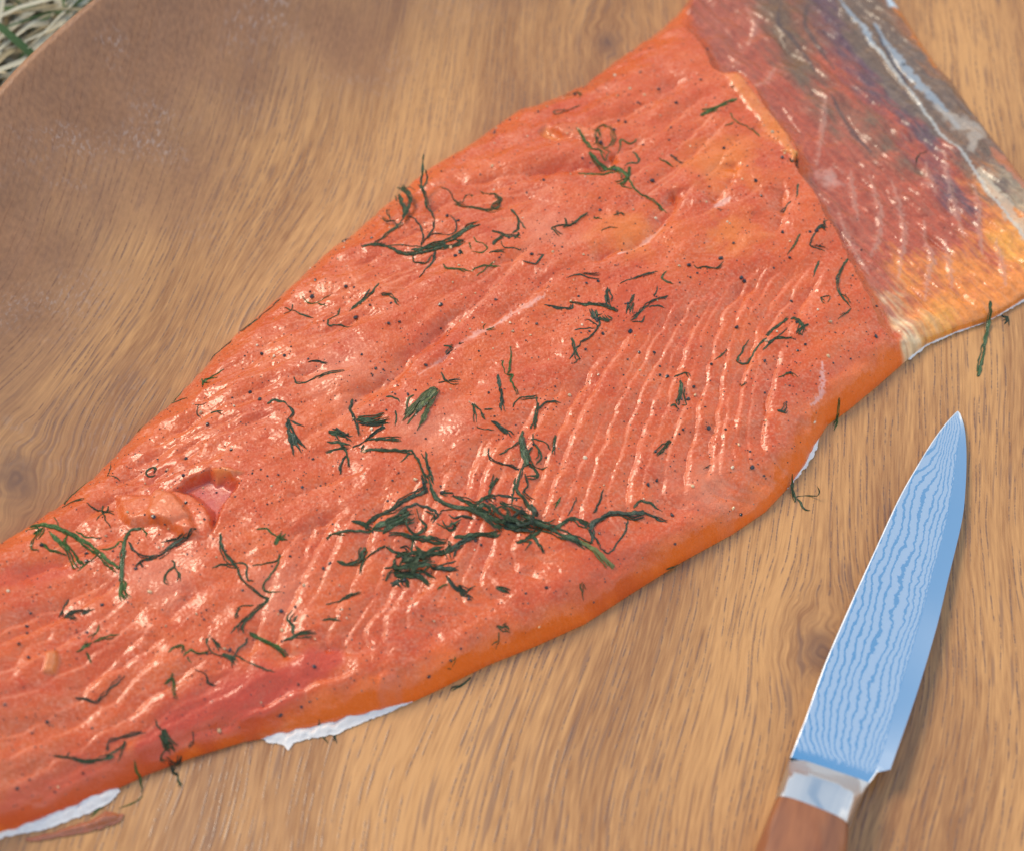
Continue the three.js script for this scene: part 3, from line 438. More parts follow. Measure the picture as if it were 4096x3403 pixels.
const DILL = [
['dill_sprig','dark dill sprig with tall upright leaf tips on the fillet edge facing the rim','dill pieces scattered on the fillet',[['stem',1,[-37.2,-47.3,0,-34.4,-47.5,0,-31.3,-47.2,0,-28.2,-45.2,0,-25.9,-44.1,0,-22.9,-43.8,0,-19.4,-44.4,0,-16,-45.2,0]],['leaf',1,[-34.4,-47.5,0,-32.3,-49.5,0,-30.6,-51.8,0,-28.5,-53.5,0,-27.2,-55.3,0]],['leaf',1.7,[-27.1,-54.4,1,-26.3,-56.9,1.5,-25.5,-59.9,2,-26,-63,2.5,-27.4,-65.5,3,-28.8,-67.3,4]],['leaf',1.4,[-26.7,-55,1,-26.8,-58.6,1.5,-27.8,-61.7,2,-28.3,-64.3,3]],['leaf',0.6,[-28.4,-53.2,1,-30.2,-55.1,1.5,-31.2,-57.6,2,-31,-58.6,2.5]],['leaf',0.6,[-28.9,-54.4,1,-31.6,-55.5,1,-32.7,-56.6,1.5]],['leaf',0.8,[-25.7,-56.4,0,-23.7,-54.7,0,-22.3,-52.4,0,-22,-49.5,0,-22.3,-46.1,0]],['leaf',0.6,[-19.6,-52.4,0,-19.3,-55.3,0,-20.6,-57.9,1,-21.5,-60.5,2,-22.5,-63.1,3,-23.4,-65.2,4]],['leaf',1,[-21.5,-57.9,1,-21.8,-61.7,2,-22.7,-65.2,4,-22.5,-68.1,6,-22.3,-71,8,-22.2,-72.2,9]],['leaf',0.6,[-22.1,-64.3,3,-21.2,-66.4,4,-21.6,-68.1,6]],['leaf',0.4,[-24.3,-63.7,3,-25.7,-66.1,3,-26.8,-65.8,3]],['leaf',0.6,[-22.3,-46.1,0,-20.9,-49.5,0,-19.6,-51.8,0,-19.5,-54.7,0]],['leaf',0.6,[-21.7,-47.8,0,-20,-50.1,0,-17.8,-50.4,0,-15.2,-49.5,0,-13.7,-51.8,0,-14.2,-54.1,0,-15.3,-56.4,0]],['leaf',1.4,[-22.9,-43.8,0,-19.5,-46.1,0,-16,-46.7,0,-13,-48.9,0,-10.4,-51.2,0,-7.8,-52.1,0]],['leaf',1.2,[-24.7,-45,0,-21.2,-45,0,-17.7,-45,0,-14.2,-45,0,-11.6,-46.7,0]],['leaf',1,[-18.6,-43.8,0,-19.3,-41,0,-21,-38.2,0,-22.4,-35.5,0]],['leaf',0.6,[-24.2,-43.8,0,-23.7,-41,0,-21.1,-40.5,0,-19.4,-42.7,0]],['leaf',0.6,[-31.3,-47.2,0,-27.4,-47.2,0,-23.8,-46.1,0,-21.2,-45.5,0]],['leaf',0.8,[-15.1,-47.2,0,-13.4,-47.2,0,-11.2,-46.7,0]]]],
['dill_sprig','thin curly dill sprig with looped ends beside the upright dill sprig','dill pieces scattered on the fillet',[['leaf',0.6,[-18,-66.5,0,-15.5,-64.1,0,-14.1,-61.1,0,-11.4,-59.9,0]],['leaf',0.5,[-12.3,-60.5,0,-11.5,-63.5,0,-9.9,-63.8,0,-10.3,-62.9,0]],['leaf',0.9,[-14.5,-60.2,0,-11.4,-59.1,0,-8.3,-58.2,0,-5.6,-57.6,0,-3.4,-59.3,0,-2.8,-61.7,0,-4.3,-62.3,0]],['leaf',0.5,[-7.9,-65.3,0,-5.7,-63.5,0,-4.3,-62.9,0,-3.4,-61.1,0,-5.2,-58.8,0,-3,-57,0]],['leaf',0.5,[-6.5,-57,0,-4.7,-56.7,0,-3.4,-57,0]]]],
['dill_sprig','crumpled near black dill sprig with hooked leaf below the looped curly sprig','dill pieces scattered on the fillet',[['leaf',1,[-0.3,-57.3,0,1,-55.3,0,1.7,-51.8,0,1.2,-49.5,0,-0.3,-48.4,0]],['leaf',0.7,[1,-55.3,0,2.3,-52.4,0,3.4,-49.8,0]],['leaf',1,[-5.1,-49.8,0,-3.4,-48.9,0,-1.6,-47.8,0,0.6,-47.2,0,1.9,-46.7,0]],['leaf',1.2,[-4.7,-44.7,0,-3.8,-46.4,0,-2.1,-48.4,0]],['leaf',0.8,[0.6,-46.4,0,1.7,-48.4,0,1.4,-48.9,0]],['leaf',0.6,[-2.7,-46.1,0,-2,-43.3,0,0.6,-43.3,0,2.5,-42.7,0]],['leaf',0.6,[-5.5,-41.6,0,-3.3,-42.1,0,-1.6,-41.9,0]]]],
['dill_fragment','single curled dill bit, a loose unbranched bent strand','dill pieces scattered on the fillet',[['leaf',0.6,[-9.5,-48.1,0,-8.6,-46.1,0,-6.8,-45,0,-6,-43.8,0,-7.2,-42.1,0,-9.9,-42.7,0]],['leaf',0.6,[-10.6,-46.1,0,-9.9,-43.3,0]]]],
['dill_fragment','small forked dill scrap of two or three thin strands','dill pieces scattered on the fillet',[['leaf',0.6,[-16.7,-39.1,0,-15.4,-37.7,0,-13.2,-37.4,0,-9.8,-36,0]],['leaf',0.9,[-9.8,-36.3,0,-7.2,-37.7,0,-4.6,-38.2,0,-2.7,-38.2,0]],['leaf',0.5,[-8.5,-34.9,0,-6.3,-37.1,0,-4.2,-39.6,0]]]],
['dill_fragment','single curled dill bit, a loose unbranched bent strand','dill pieces scattered on the fillet',[['leaf',0.8,[2.7,-39.1,0,4.4,-38.5,0,5.7,-38.2,0,7,-39.9,0,7.7,-41,0,6.2,-41,0]]]],
['dill_fragment','small forked dill scrap of two or three thin strands','dill pieces scattered on the fillet',[['leaf',1,[18.6,-55,0,16.4,-52.9,0,14.6,-51.2,0,12.4,-50.4,0]],['leaf',0.8,[12.9,-53.2,0,13.3,-51.2,0,11.1,-50.9,0,9.8,-50.1,0,10.6,-48.4,0,11.7,-47.2,0]]]],
['dill_sprig','bushy dark dill sprig with wiry curls lying in the fillet hollow','dill pieces scattered on the fillet',[['leaf',1,[16.9,-85.4,0,17.9,-82.3,0,19.2,-79.2,0,20.5,-76.7,0]],['stem',1.4,[19.6,-75.5,0,21.8,-73.1,0,24.4,-71.3,0,27.5,-68.8,0,29.2,-66.5,0]],['leaf',0.9,[16.7,-68.8,0,19.4,-68.5,0,23,-67.9,0,26.6,-68.8,0]],['leaf',1.2,[29.8,-70.4,0,29,-66.5,0,27.4,-64.7,0,26.4,-64.1,0]],['leaf',0.8,[29.2,-66.5,0,30.4,-62.9,0,33.4,-60.5,0,36,-58.2,0,38.5,-55.6,0]],['leaf',0.6,[30,-62.9,0,27.3,-63.5,0,28.8,-66.5,0]],['leaf',0.5,[20.6,-78.6,0,22.5,-81.1,0,22.1,-84.8,0,23.6,-86.7,0,25.3,-84.2,0,25.9,-81.1,0,24.7,-78,0]],['leaf',0.5,[23.3,-76.7,0,25.2,-79.2,0,25.3,-82.9,0]],['leaf',0.5,[20.7,-83.6,0,22.6,-84.8,0,21.1,-81.1,0,22.8,-77.4,0,25.1,-76.1,0]],['leaf',0.5,[21.9,-77.4,0,23.6,-73.7,0,24.6,-76.1,0]],['leaf',0.5,[19.6,-76.7,0,22.4,-76.7,0,23.7,-74.9,0]]]],
['dill_fragment','single curled dill bit, a loose unbranched bent strand','dill pieces scattered on the fillet',[['leaf',0.8,[32,-80.8,0,30.2,-79.5,0,27.9,-80.4,0,27.6,-78.6,0,26.8,-75.5,0]]]],
['dill_fragment','single curled dill bit, a loose unbranched bent strand','dill pieces scattered on the fillet',[['leaf',0.9,[30.7,-76.7,0,32,-74.3,0,31.5,-72.2,0,29.4,-71.9,0,28.5,-70.7,0]]]],
['dill_fragment','single narrow dill needle, a loose unbranched straight bit','dill pieces scattered on the fillet',[['leaf',0.7,[37.4,-74.3,0,38.9,-72.5,0,40.6,-70.7,0]]]],
['dill_fragment','single narrow dill needle, a loose unbranched straight bit','dill pieces scattered on the fillet',[['leaf',0.6,[40.4,-75.2,0,41.7,-73.4,0,43.4,-72.2,0]]]],
['dill_fragment','single curled dill bit, a loose unbranched bent strand','dill pieces scattered on the fillet',[['leaf',0.6,[13.7,-103.1,0,16.1,-102.8,0,17.7,-100.8,0,17.8,-98.2,0]]]],
['dill_fragment','single curled dill bit, a loose unbranched bent strand','dill pieces scattered on the fillet',[['leaf',0.7,[17.8,-95.3,0,15.9,-94.3,0,13.6,-93,0,11.2,-92.7,0,11,-93.7,0,13.1,-94,0,14.5,-93.7,0]]]],
['dill_fragment','single narrow dill needle, a loose unbranched straight bit','dill pieces scattered on the fillet',[['leaf',0.8,[21.8,-48.8,0,23.8,-49.8,0,26,-49.8,0]]]],
['dill_fragment','small forked dill scrap of two or three thin strands','dill pieces scattered on the fillet',[['leaf',0.6,[25,-53.8,0,26.6,-54.7,0,27.9,-54.4,0]],['leaf',0.4,[26.1,-55.3,0,26.1,-53.8,0]]]],
['dill_fragment','small forked dill scrap of two or three thin strands','dill pieces scattered on the fillet',[['leaf',0.7,[13,-33.8,0,16.4,-34.9,0,18.5,-34.1,0,20.9,-33.6,0]],['leaf',0.5,[16.9,-35.2,0,19.4,-34.9,0,20.9,-34.7,0]]]],
['dill_fragment','single narrow dill needle, a loose unbranched straight bit','dill pieces scattered on the fillet',[['leaf',0.7,[25.8,-31.9,0,28.8,-33.3,0,32.3,-34.7,0,34.9,-35.5,0]]]],
['dill_fragment','single curled dill bit, a loose unbranched bent strand','dill pieces scattered on the fillet',[['leaf',0.8,[37,-35.5,0,35.9,-33.3,0,37.3,-32.2,0,38.5,-31.4,0]]]],
['dill_fragment','single narrow dill needle, a loose unbranched straight bit','dill pieces scattered on the fillet',[['leaf',0.6,[19.9,-53.2,0,22.3,-53.1,0]]]],
['dill_fragment','single curled dill bit, a loose unbranched bent strand','dill pieces scattered on the fillet',[['leaf',0.6,[-13.1,-43.8,0,-12.2,-42.7,0,-12.7,-41.6,0]]]],
['dill_fragment','flattened dill leaf end with split stalk near the cut step','dill pieces scattered on the fillet',[['stem',1,[49,-90.8,0,52.5,-90.8,0,55.6,-92.3,0,58.5,-93.8,0]],['leaf',1.4,[48.7,-89,0,50.7,-89.9,0,52.9,-90.7,0]],['leaf',0.7,[50.7,-89.6,0,53.3,-90.8,0,56.4,-91.7,0]]]],
['dill_fragment','small forked dill scrap of two or three thin strands','dill pieces scattered on the fillet',[['leaf',0.5,[56.4,-89,0,57.3,-86.1,0,60.1,-84.1,0,62.1,-82.6,0,63.4,-80.3,0]],['leaf',0.5,[54.6,-84.1,0,57.2,-85.5,0]]]],
['dill_fragment','single narrow dill needle, a loose unbranched straight bit','dill pieces scattered on the fillet',[['leaf',0.8,[57.1,-98.3,0,57.9,-97.1,0]]]],
['dill_fragment','single curled dill bit, a loose unbranched bent strand','dill pieces scattered on the fillet',[['leaf',0.6,[70,-72.9,0,70.4,-71.2,0,72,-72,0,72.6,-74,0]]]],
['dill_fragment','single narrow dill needle, a loose unbranched straight bit','dill pieces scattered on the fillet',[['leaf',0.9,[71.3,-63.9,0,71,-61.7,0,70.5,-59.3,0]]]],
['dill_fragment','single narrow dill needle, a loose unbranched straight bit','dill pieces scattered on the fillet',[['leaf',0.7,[69.1,-58.6,0,67.8,-57,0,66.9,-55.3,0]]]],
['dill_sprig','small black dill knot with a bent hook on the corner of the cut step','dill pieces scattered on the fillet',[['leaf',1.8,[74.3,-48.9,0,75.6,-50.1,0,77.3,-49.7,0]],['leaf',0.8,[77.7,-52.4,0,76.5,-51.6,0,77.1,-50.1,0]],['leaf',0.7,[74.5,-48.2,0,72.9,-45.9,0,72.4,-44,0,74.1,-43.6,0,76,-43.1,0]]]],
['dill_fragment','single narrow dill needle, a loose unbranched straight bit','dill pieces scattered on the fillet',[['leaf',1,[70.4,-47.8,0,68.7,-44.8,0,66.6,-41.4,0]]]],
['dill_sprig','long smooth dill strand bent like a hook along the cut step','dill pieces scattered on the fillet',[['leaf',0.9,[82.7,-42,0,80.6,-39.9,0,79.2,-37.3,0,78,-34,0,78.2,-30.7,0,79.4,-28.6,0,80.7,-26.8,0]],['leaf',0.7,[80.7,-26.4,0,79.3,-25,0,77.4,-23.4,0]]]],
['dill_fragment','single narrow dill needle, a loose unbranched straight bit','dill pieces scattered on the fillet',[['leaf',0.8,[74.5,-40.3,0,73.5,-38.1,0,72.5,-35.5,0]]]],
['dill_fragment','single curled dill bit, a loose unbranched bent strand','dill pieces scattered on the fillet',[['leaf',0.5,[43.7,-38.2,0,44.5,-37.3,0,46.2,-37.9,0,47.9,-37.5,0,49.4,-37.5,0,51,-39.2,0]]]],
['dill_fragment','single narrow dill needle, a loose unbranched straight bit','dill pieces scattered on the fillet',[['leaf',0.6,[50.6,-56,0,52,-55.6,0]]]],
['dill_fragment','small forked dill scrap of two or three thin strands','dill pieces scattered on the fillet',[['leaf',0.4,[73.6,-29.3,0,75.8,-29.4,0,75,-27.5,0]],['leaf',0.4,[73.6,-29.1,0,74.4,-27,0]]]],
['dill_sprig','dill sprig with slack loop and dark folded leaf on the wide ribbed flank','dill pieces scattered on the fillet',[['stem',0.8,[65.6,-23.8,0,63.7,-21.8,0,61.6,-20,0,60.1,-18.3,0]],['leaf',0.9,[60,-17.8,0,58.2,-16.2,0,57,-14.5,0,55.7,-12,0,53.9,-10.8,0,52.6,-11,0,53.2,-12.7,0,54.6,-15.5,0,55.8,-17.4,0]],['leaf',0.7,[58.6,-14.5,0,60.4,-16,0,62.8,-17.6,0,64.8,-17.6,0,66.4,-17.4,0]],['leaf',0.6,[60.2,-16.2,0,62.3,-17.9,0,65.1,-20.7,0]],['leaf',1.2,[66.1,-23.4,0,67.3,-23.6,0,67.7,-22.2,0,68.4,-20.7,0,67.6,-18.3,0]],['leaf',0.9,[70,-21.1,0,68.7,-20.4,0,67.4,-19.3,0,68.5,-18.3,0]]]],
['dill_fragment','single narrow dill needle, a loose unbranched straight bit','dill pieces scattered on the fillet',[['leaf',0.7,[50.3,-14.5,0,49.1,-12.7,0,47,-10.9,0]]]],
['dill_fragment','small forked dill scrap of two or three thin strands','dill pieces scattered on the fillet',[['leaf',0.5,[61.9,-6.7,0,63.6,-7.7,0,65.2,-8.7,0]],['leaf',0.4,[64.8,-8.4,0,66.3,-7,0]]]],
['dill_fragment','small forked dill scrap of two or three thin strands','dill pieces scattered on the fillet',[['leaf',1.1,[60.9,2,0,62.3,2.2,0,63.2,1,0]],['leaf',0.5,[63.1,-0.2,0,63.1,1.2,0]]]],
['dill_sprig','short dill tuft with brown middle and curled feet on the ribbed flank','dill pieces scattered on the fillet',[['leaf',1.6,[39,-5.2,0,38.8,-2.2,0,38.2,1.4,0]],['leaf',0.7,[37.6,-6.1,0,39,-6.6,0,40.4,-6.9,0,40.9,-5.7,0]],['leaf',0.8,[36.4,2.1,0,37.2,1.4,0,38,2.4,0]],['leaf',0.5,[39.9,-2.9,0,39.6,-0.6,0,40.1,1.1,0,39,1.1,0]]]],
['dill_fragment','single narrow dill needle, a loose unbranched straight bit','dill pieces scattered on the fillet',[['leaf',0.7,[35.8,10.7,0,34.5,13.1,0,32.6,15.4,0]]]],
['dill_fragment','single narrow dill needle, a loose unbranched straight bit','dill pieces scattered on the fillet',[['leaf',1,[43.3,17.3,0,44.7,16.5,0]]]],
['dill_fragment','small forked dill scrap of two or three thin strands','dill pieces scattered on the fillet',[['leaf',0.4,[52.8,-5.4,0,53.2,-4.6,0]],['leaf',0.4,[53.2,-4.6,0,54.1,-5.6,0]]]],
['dill_fragment','single narrow dill needle, a loose unbranched straight bit','dill pieces scattered on the fillet',[['leaf',0.8,[34.1,39.1,0,35.3,38.6,0,36.8,37.7,0]]]],
['dill_sprig','green dill frond with spread legs on the wood against the fillet edge','dill pieces scattered on the fillet',[['leaf',0.8,[64,15.8,2,64.1,17.9,1,64.5,19.5,0,64.8,21.1,0]],['leaf',0.5,[64.6,19.8,0,67.4,19.3,0,69.3,20.1,1,69.8,19.5,2,69.4,18.5,3]],['leaf',0.9,[64.9,20.1,0,65.8,21.4,0,66.5,23,0,67.8,23.1,0]]]],
['dill_fragment','single narrow dill needle, a loose unbranched straight bit','dill pieces scattered on the fillet',[['leaf',0.6,[76.5,-4.3,0,76.6,-1.9,0,75.4,1.5,0]]]],
['dill_stalk','straight bright green dill stalk lying on the wood beside the thin tail','dill pieces scattered on the fillet',[['stem',1.2,[116,-32.3,3,116.3,-29.7,1,114.8,-24.1,0,113.1,-18.5,0,111.6,-13.9,0]]]],
['dill_fragment','single curled dill bit, a loose unbranched bent strand','dill pieces scattered on the fillet',[['leaf',1.2,[120.1,-32.3,0,121.4,-31.5,0,120.3,-29.6,0]]]],
['dill_fragment','single curled dill bit, a loose unbranched bent strand','dill pieces scattered on the fillet',[['leaf',0.5,[108.3,-84.7,0,105.8,-82.6,0,104.4,-78.6,0]]]],
['dill_fragment','small forked dill scrap of two or three thin strands','dill pieces scattered on the fillet',[['leaf',1,[-32,-34.4,0,-33.2,-31.7,0,-35.2,-29.5,0,-36.9,-27.9,0,-38.9,-25.7,0]],['leaf',0.7,[-34.1,-32.2,0,-35.7,-29.5,0,-36.4,-27.3,0]]]],
['dill_fragment','single curled dill bit, a loose unbranched bent strand','dill pieces scattered on the fillet',[['leaf',0.7,[-31.4,-30.3,0,-29.7,-30.6,0,-28.2,-28.4,0,-26.8,-26.5,0]]]],
['dill_fragment','single curled dill bit, a loose unbranched bent strand','dill pieces scattered on the fillet',[['leaf',0.7,[-40.9,-27.6,0,-41.8,-24.6,0,-43.8,-23.6,0,-43.3,-22,0,-41.2,-22,0,-37.6,-21,0]]]],
['dill_sprig','black crumpled dill sprig with crossed leaves below the white seam','dill pieces scattered on the fillet',[['leaf',0.8,[7.7,-25.7,0,10.7,-25.2,0,14.1,-25.2,0,14.5,-26.8,0]],['leaf',1,[13.7,-27.1,0,16.7,-26.2,0,20,-25.7,0,23.4,-24.4,0,25.1,-23.8,0]],['leaf',0.7,[17.9,-26.8,0,20.9,-26,0,25.1,-24.1,0]],['leaf',1.1,[22.7,-31.1,0,22.4,-27.9,0,22.5,-24.6,0]],['leaf',0.5,[23.2,-30.6,0,23.7,-27.9,0,23.4,-26.2,0]],['leaf',1.6,[18.7,-24.6,0,19.5,-22,0,20.8,-21.5,0]],['leaf',1.3,[20,-24.1,0,20.3,-21.5,0,22.8,-20.9,0,21.6,-22.5,0]],['leaf',0.8,[20.8,-22,0,20.3,-19.3,0,19,-17.2,0,17.7,-15.7,0,15.6,-14.6,0]],['leaf',0.5,[14.6,-18,0,17.3,-18.6,0,19.4,-18.8,0]],['leaf',0.6,[17.4,-21.5,0,19,-20.4,0,20.3,-18.8,0]]]],
['dill_sprig','small pair of dill needles crossed like an X','dill pieces scattered on the fillet',[['leaf',0.7,[14.1,-15.7,0,14.7,-12.6,0,15.8,-9.2,0]],['leaf',0.7,[16.8,-15.4,0,15.1,-12.6,0,13.4,-9.5,0]],['leaf',0.5,[14.2,-8.5,0,15.9,-10,0]]]],
['dill_fragment','small forked dill scrap of two or three thin strands','dill pieces scattered on the fillet',[['leaf',0.9,[29.1,-28.9,0,27.7,-25.7,0,26.7,-22.8,0]],['leaf',0.6,[28.7,-26.2,0,27.8,-22.8,0]]]],
['dill_sprig','loosely forked dill frond with a triangular loop at its foot','dill pieces scattered on the fillet',[['leaf',0.8,[36.9,-27.9,0,34.1,-26.8,0,31.9,-25.2,0,30.1,-23,0,27.9,-20.9,0]],['leaf',0.6,[34.7,-31.1,0,34.1,-28.4,0,33.7,-27.6,0]],['leaf',0.6,[32.3,-24.6,0,34.4,-25.2,0,36.5,-24.9,0]],['leaf',0.6,[28.1,-20.9,0,30.4,-20.9,0,31.3,-22.5,0]]]],
['dill_fragment','single narrow dill needle, a loose unbranched straight bit','dill pieces scattered on the fillet',[['leaf',0.5,[-6.4,-20.9,0,-6.8,-19.3,0]]]],
['dill_fragment','single narrow dill needle, a loose unbranched straight bit','dill pieces scattered on the fillet',[['leaf',0.6,[-6,-18.8,0,-4.1,-19.4,0]]]],
['dill_fragment','small forked dill scrap of two or three thin strands','dill pieces scattered on the fillet',[['leaf',1.2,[-15.9,-14.6,0,-14.5,-14.4,0,-13.8,-14.1,0]],['leaf',1,[-15.3,-12,0,-14,-13.6,0]]]],
['dill_fragment','single narrow dill needle, a loose unbranched straight bit','dill pieces scattered on the fillet',[['leaf',0.8,[-12.4,-14.9,0,-11.4,-15.3,0]]]],
['dill_fragment','small forked dill scrap of two or three thin strands','dill pieces scattered on the fillet',[['leaf',0.7,[-16.4,-6.7,0,-15.5,-4.7,0,-14.3,-3.9,0,-12.2,-3.6,0]],['leaf',0.6,[-16.9,-3.5,0,-15.1,-3.9,0]],['leaf',0.5,[-14.7,-4,0,-11.8,-4.7,0]]]],
['dill_sprig','slender dill frond with narrow twin tips and folded foot mid fillet','dill pieces scattered on the fillet',[['leaf',0.9,[-0.3,-14.1,0,-0.3,-11,0,-0.7,-6.9,0,-1.1,-5.4,0]],['leaf',0.5,[-2.2,-10,0,-1.9,-7.4,0,-1.1,-5.4,0,0.5,-5.9,0]],['leaf',0.8,[-0.3,-4.4,0,0.1,-2.4,0,1,0.1,0]],['leaf',0.8,[-0.9,-5.2,0,0.1,-5.4,0,-0.5,-3.4,0]]]],
['dill_fragment','longest straight flat dill strip beside the slender twin tipped frond','dill pieces scattered on the fillet',[['leaf',1.2,[-3.2,-5.7,0,-2.8,-1.4,0,-2.5,5.1,0]]]],
['dill_fragment','small forked dill scrap of two or three thin strands','dill pieces scattered on the fillet',[['leaf',0.8,[-9,2.6,0,-8.4,5.1,0,-8,8,0]],['leaf',1,[-8.8,2.8,0,-7.2,5.1,0,-6.2,7.5,0]],['leaf',0.5,[-6.4,4.8,0,-4.4,4.3,0]],['leaf',0.5,[-8,9,0,-5.9,9.7,0,-4.1,9.9,0]]]],
['dill_sprig','wiry dill frond with angular bent arms above the dark dill clump','dill pieces scattered on the fillet',[['leaf',0.8,[0.1,3.6,0,1.7,1.1,0,3.8,0.4,0,5.8,-0.1,0]],['stem',0.6,[5.6,0.1,0,5.8,2.1,0,5.4,4.6,0,4.8,7,0,4.3,8.7,0]],['leaf',0.6,[5.6,4.3,0,7.4,2.1,0,9.1,1.4,0,11.1,1.9,0]]]],
['dill_leaf','broad striped green leaf blade, the widest one on the fillet','dill pieces scattered on the fillet',[['leaf',3.4,[-17.1,-1.6,0,-19.1,1.1,0,-21.4,4.6,0,-23.7,8.2,0]],['leaf',0.9,[-17.8,-1.9,0,-18.7,-0.6,0,-20.7,2.1,0,-23.4,6.8,0]],['leaf',0.8,[-22.3,0.6,0,-23.5,1.6,0,-23.9,4.1,0,-24.4,5.5,0]]]],
['dill_sprig','spidery dill sprig with blue black centre beside the broad leaf blade','dill pieces scattered on the fillet',[['leaf',0.9,[-36.5,0.1,0,-36.9,3.1,0,-35.9,6,0,-35,8.5,0,-34.5,10.9,0]],['leaf',1.8,[-35.1,6.5,0,-33.1,6.8,0,-30.6,6.8,0,-27.8,6.3,0]],['leaf',1.2,[-34.6,7.5,0,-31.8,8,0,-28.6,7.5,0]],['leaf',2.2,[-41.4,9.9,0,-39.7,10.4,0,-37.3,11.4,0]],['leaf',1.8,[-39.8,9,0,-37.7,10.9,0,-36.1,10.9,0]],['stem',0.7,[-35.9,13.8,0,-33.2,12.3,0,-31.3,10.4,0,-28.9,8.7,0]],['leaf',1.2,[-33.2,12.3,0,-30.8,12.1,0,-28,12.1,0,-24.8,12.2,0]],['leaf',1,[-41.6,12.6,0,-38.8,12.6,0,-36,13.3,0]],['leaf',0.9,[-41.9,15,0,-39.5,14.3,0,-36.7,13.8,0]],['leaf',1,[-38.4,12.8,0,-37.1,15.2,0,-36.1,19,0]],['leaf',0.9,[-37.2,15.7,0,-38.1,18.5,0,-38.3,20.9,0]],['leaf',1,[-39.7,10.9,0,-38.6,9.9,0,-40.6,9,0]]]],
['dill_fragment','single curled dill bit, a loose unbranched bent strand','dill pieces scattered on the fillet',[['leaf',0.8,[-28.7,0.6,0,-26.8,0.9,0,-25.5,2.3,0]]]],
['dill_fragment','single curled dill bit, a loose unbranched bent strand','dill pieces scattered on the fillet',[['leaf',0.6,[-26.5,4.6,0,-26.2,6.5,0,-26.3,8.5,0]]]],
['dill_sprig','grey green dill stalk running sideways then turning down into the clump','dill pieces scattered on the fillet',[['stem',1,[-33.7,15,0,-30.7,15,0,-27.1,15.2,0,-24.3,15.2,0,-22.3,15,0]],['leaf',0.7,[-24.7,18.5,0,-23.4,16.6,0,-22.3,15.7,0]],['leaf',0.8,[-33.4,13.3,0,-33.7,15.2,0]],['stem',0.7,[-22.3,15,0,-21,17.6,0,-19.9,20.4,0,-18.8,23.2,0]],['leaf',0.8,[-20.3,15.7,0,-19,18.5,0,-18.1,20.9,0,-17.3,23.7,0]],['leaf',0.7,[-19.3,15.2,0,-18.8,18.5,0,-18.1,21.4,0]]]],
['dill_sprig','dark dill sprig with long curling arms standing on the clump','dill pieces scattered on the fillet',[['leaf',1.2,[-4.7,7.5,0,-2.3,9,0,0.1,11.1,0]],['stem',2,[2.5,9.4,0,2.1,12.3,0,2.7,16.2,0,3.3,19,0]],['leaf',0.6,[-5.3,14.3,0,-5.1,16.6,0,-3.5,18.1,0,-0.3,18.8,0,2.1,19.5,0]],['leaf',0.6,[-2.7,16.2,0,-0.3,14.3,0,1.7,12.3,0]],['leaf',0.7,[4.7,10.4,0,4.9,12.8,0,6.1,14.7,0,6.5,16.6,0,5.3,18.5,0]],['leaf',0.5,[4.1,12.1,0,6.9,12.6,0,8.9,14.3,0]],['leaf',0.9,[9.8,10.4,0,9.5,12.8,0,8.9,15.7,0]],['leaf',0.7,[3.3,18.1,0,5.7,19,0,7.9,18.8,0]],['leaf',0.6,[4.5,14,0,3.3,16.2,0,2.5,18.5,0,0.9,23.7,0]],['leaf',1,[3.7,18.5,0,5.3,20,0,5.7,20.9,0,2.9,21.4,0]],['stem',1,[2.1,19.5,0,1.3,22.8,0,0.9,24.6,0,2.5,26.9,0,4,29.2,0,5.6,31.1,0]],['leaf',0.8,[0.9,21.8,0,0.3,25.1,0,-0.1,28.8,0]],['leaf',0.8,[2.9,20.9,0,3.3,23.7,0,2.5,25.5,0,4.4,27.9,0]]]],
